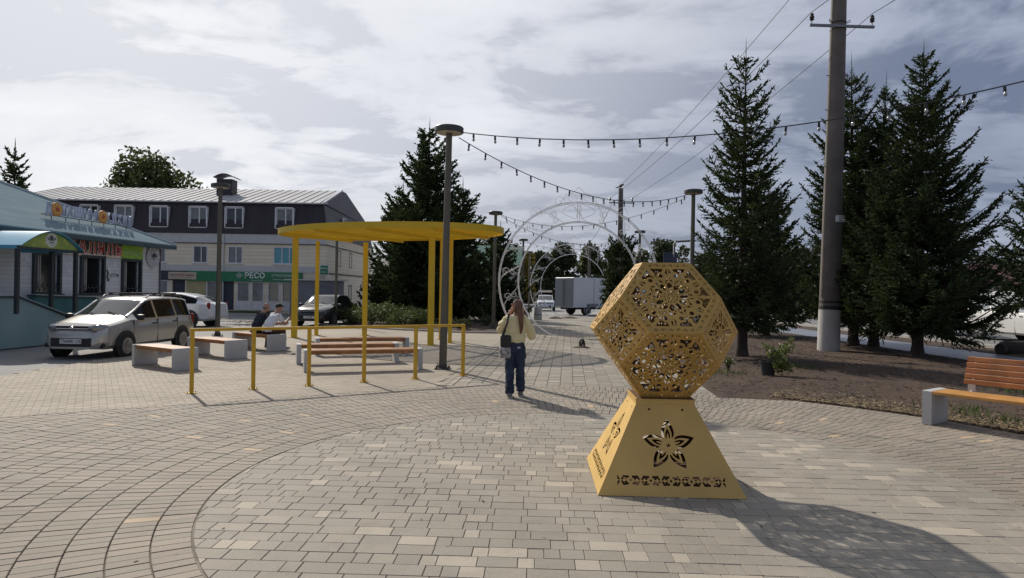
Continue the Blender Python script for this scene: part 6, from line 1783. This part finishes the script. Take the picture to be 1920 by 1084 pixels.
flesh('body', b, m_skin, girl, .007, 3)
for s in (-1, 1): MB().lathe([(.008, 0), (.006, .004)], (.03 + s * .03, .116, 1.515), 8, M=Matrix.Rotation(R(-90), 3, 'X')).build('eye', m_blk, girl)
b = MB(); limb(b, [((0, 0, .92), (.168, .125, .07)), ((0, .0, 1.10), (.17, .12, .1)), ((0, 0, 1.25), (.175, .105, .09)), ((0, -.005, 1.315), (.12, .08, .05))], 6)
limb(b, [((-.13, 0, 1.29), (.075, .075, .07)), ((-.215, .05, 1.18), (.078, .08, .085)), ((-.255, .09, 1.11), (.07, .075, .075)), ((-.235, .11, 1.16), (.06, .06, .06))], 6)
limb(b, [((.13, 0, 1.29), (.075, .075, .07)), ((.215, .04, 1.16), (.08, .08, .09)), ((.27, .09, 1.03), (.075, .08, .085)), ((.25, .12, 1.06), (.06, .06, .06))], 6)
flesh('sweater', b, m_sweat, girl, .010, 4, (.020, 7, 12))
b = MB(); limb(b, [((0, 0, .90), (.155, .115, .06)), ((0, -.005, .80), (.165, .13, .09))], 4)
limb(b, [((-.085, 0, .78), (.095, .11, .1)), ((-.088, .01, .47), (.082, .09, .1)), ((-.082, -.05, .13), (.075, .085, .05)), ((-.082, -.05, .085), (.08, .095, .03))], 8)
limb(b, [((.085, 0, .78), (.095, .11, .1)), ((.082, .06, .48), (.082, .09, .1)), ((.09, .10, .15), (.075, .085, .05)), ((.09, .10, .105), (.08, .095, .03))], 8)
flesh('jeans', b, m_jeans, girl, .010, 3, (.016, 10, 13))
MB().box((.065, -.128, .83), (.05, .012, .035), bev=.004).build('label_patch', mat('jean_patch', (.35, .36, .42), .7), girl)
for s, x, y in ((-1, -.082, -.04), (1, .09, .11)):
    b = MB(); limb(b, [((x, y - .06, .055), (.045, .05, .05)), ((x, y + .06, .045), (.048, .06, .04)), ((x, y + .14, .035), (.042, .045, .03))], 5); so_ = flesh('shoe', b, m_shoe, girl, .009, 2)
    b = MB(); b.prism([(x + .05 * math.cos(a / 12 * 6.283), y + .045 + .15 * math.sin(a / 12 * 6.283)) for a in range(12)], .0, .022, bev=.004); b.build('sole', m_sole, so_)
b = MB(); sph(b, (.03, .005, 1.525), (.082, .095, .098), 16); sph(b, (.035, -.04, 1.47), (.075, .065, .10), 14)
limb(b, [((.05, -.075, 1.50), (.05, .04, .05)), ((.075, -.125, 1.38), (.045, .032, .05)), ((.09, -.13, 1.22), (.036, .026, .05)), ((.095, -.125, 1.09), (.02, .016, .04))], 8)
flesh('hair', b, m_hair, girl, .008, 3, (.014, 38, 4))
b = MB(); b.box((.02, .20, 1.50), (.13, .05, .085), bev=.012); b.lathe([(.035, 0), (.035, .05)], (.03, .22, 1.5), 14, M=Matrix.Rotation(R(-90), 3, 'X')); tag(b.build('hand_camera', m_cplas, loc=(0.07, 10.92, 0), rz=R(-3)), 'black camera held to the face of the person in yellow', 'camera')
bag = thing('tote_bag', 'black tote bag with pale printed lower half carried by the person in yellow', 'bag', (0.07, 10.92, 0), R(-3))
MB().box((-.155, -.105, .93), (.17, .075, .20), R(10), bev=.02).build('top', m_cplas, bag)
MB().box((-.162, -.108, .745), (.18, .085, .18), R(10), bev=.02).build('print', mat('bag_print', (.07, .065, .065), .7, scale=22, col2=(.5, .48, .46), detail=2), bag)
MB().tube([(-.21, -.125, 1.02), (-.135, -.125, 1.22), (-.115, -.02, 1.375), (-.125, .10, 1.25), (-.19, .02, 1.02)], .017, 6).build('strap', m_cplas, bag)

def seated(label, loc, rz, shirt, trouser, shoe, head_fn, lean=.20, arm=True, dz=0.0):
    t = thing('person', label, 'person', loc, rz)
    sh_y, sh_z = lean, .98
    hd = (0.0, lean + .13, 1.185)
    b = MB(); sph(b, hd, (.078, .098, .115), 16); sph(b, (hd[0], hd[1] + .05, hd[2] - .055), (.055, .05, .055)); sph(b, (hd[0], hd[1] + .10, hd[2] - .01), (.015, .022, .024))
    for s in (-1, 1): sph(b, (s * .078, hd[1] - .005, hd[2] - .01), (.012, .022, .03))
    limb(b, [((0, lean + .09, 1.10), .058), ((0, lean, 1.0), .06), ((0, .05, .6), .1)], 6)
    for s in (-1, 1):
        limb(b, [((0, lean, .98), .06), ((s * .17, lean, .96), .055), ((s * .21, lean + .16, .73), .043), ((s * .10, lean + .36, .72 + (.12 if s > 0 and arm else 0)), .032)], 6)
        finger_hand(b, (s * .10, lean + .36, .72 + (.12 if s > 0 and arm else 0)), (s * .07, lean + .41, .73 + (.14 if s > 0 and arm else 0)), (-s * .4, .7, .25), (0, -.3, 1), .011)
    flesh('body', b, m_skin, t, .008, 3)
    b = MB(); limb(b, [((0, 0, .53), (.175, .13, .08)), ((0, .04, .70), (.18, .13, .1)), ((0, lean * .75, .88), (.195, .125, .1)), ((0, lean, .99), (.13, .09, .06))], 6)
    for s in (-1, 1): limb(b, [((s * .15, lean, .965), (.075, .075, .07)), ((s * .20, lean + .08, .84), (.066, .07, .07))], 5)
    flesh('shirt', b, shirt, t, .012, 3, (.018, 8, 11))
    b = MB(); limb(b, [((0, -.01, .51), (.175, .13, .07)), ((0, .06, .51), (.17, .11, .07))], 3)
    for s in (-1, 1): limb(b, [((s * .09, .05, .52), .085), ((s * .12, .44, .51), .07), ((s * .12, .47, .30), .06), ((s * .13, .45, .10), .052)], 7)
    flesh('trousers', b, trouser, t, .012, 3, (.012, 11, 12))
    for s in (-1, 1):
        b = MB(); limb(b, [((s * .13, .43, .055), (.045, .055, .05)), ((s * .14, .60, .04), (.042, .05, .035))], 6); flesh('shoe', b, shoe, t, .010, 2)
    head_fn(t, hd)
    for s in (-1, 1): MB().lathe([(.008, 0), (.006, .004)], (s * .032, hd[1] + .092, hd[2] + .012), 8, M=Matrix.Rotation(R(-90), 3, 'X')).build('eye', m_blk, t)
    return t
def bald(t, hd):
    b = MB(); sph(b, (hd[0], hd[1] - .035, hd[2] - .02), (.081, .072, .055), 14); flesh('cropped_hair', b, mat('grey_hair', (.16, .14, .125), .8), t, .009, 2)
def capped(t, hd):
    b = MB(); sph(b, (hd[0], hd[1] - .01, hd[2] + .045), (.088, .105, .075), 16); limb(b, [((0, hd[1] + .06, hd[2] + .045), (.065, .05, .014)), ((0, hd[1] + .15, hd[2] + .03), (.055, .04, .010))], 5); flesh('cap', b, mat('cap_cloth', (.016, .016, .018), .8), t, .009, 2)
zs = R(56.2 - 90)
seated('person in a dark shirt with cropped hair sitting on the short bench', (-7.19, 18.62, 0), zs, mat('navy_shirt', (.014, .017, .03), .85, bump=.2), mat('dark_trousers', (.03, .028, .028), .85), m_shoe, bald, .20)
seated('person in a white shirt and black cap leaning forward on the short bench', (-6.76, 18.34, 0), zs, mat('white_shirt', (.68, .68, .70), .85, var=.04, bump=.2), mat('brown_trousers', (.06, .03, .022), .85), mat('grey_shoe', (.3, .3, .3), .7), capped, .24)

bpy.data.scenes.remove(WORK)
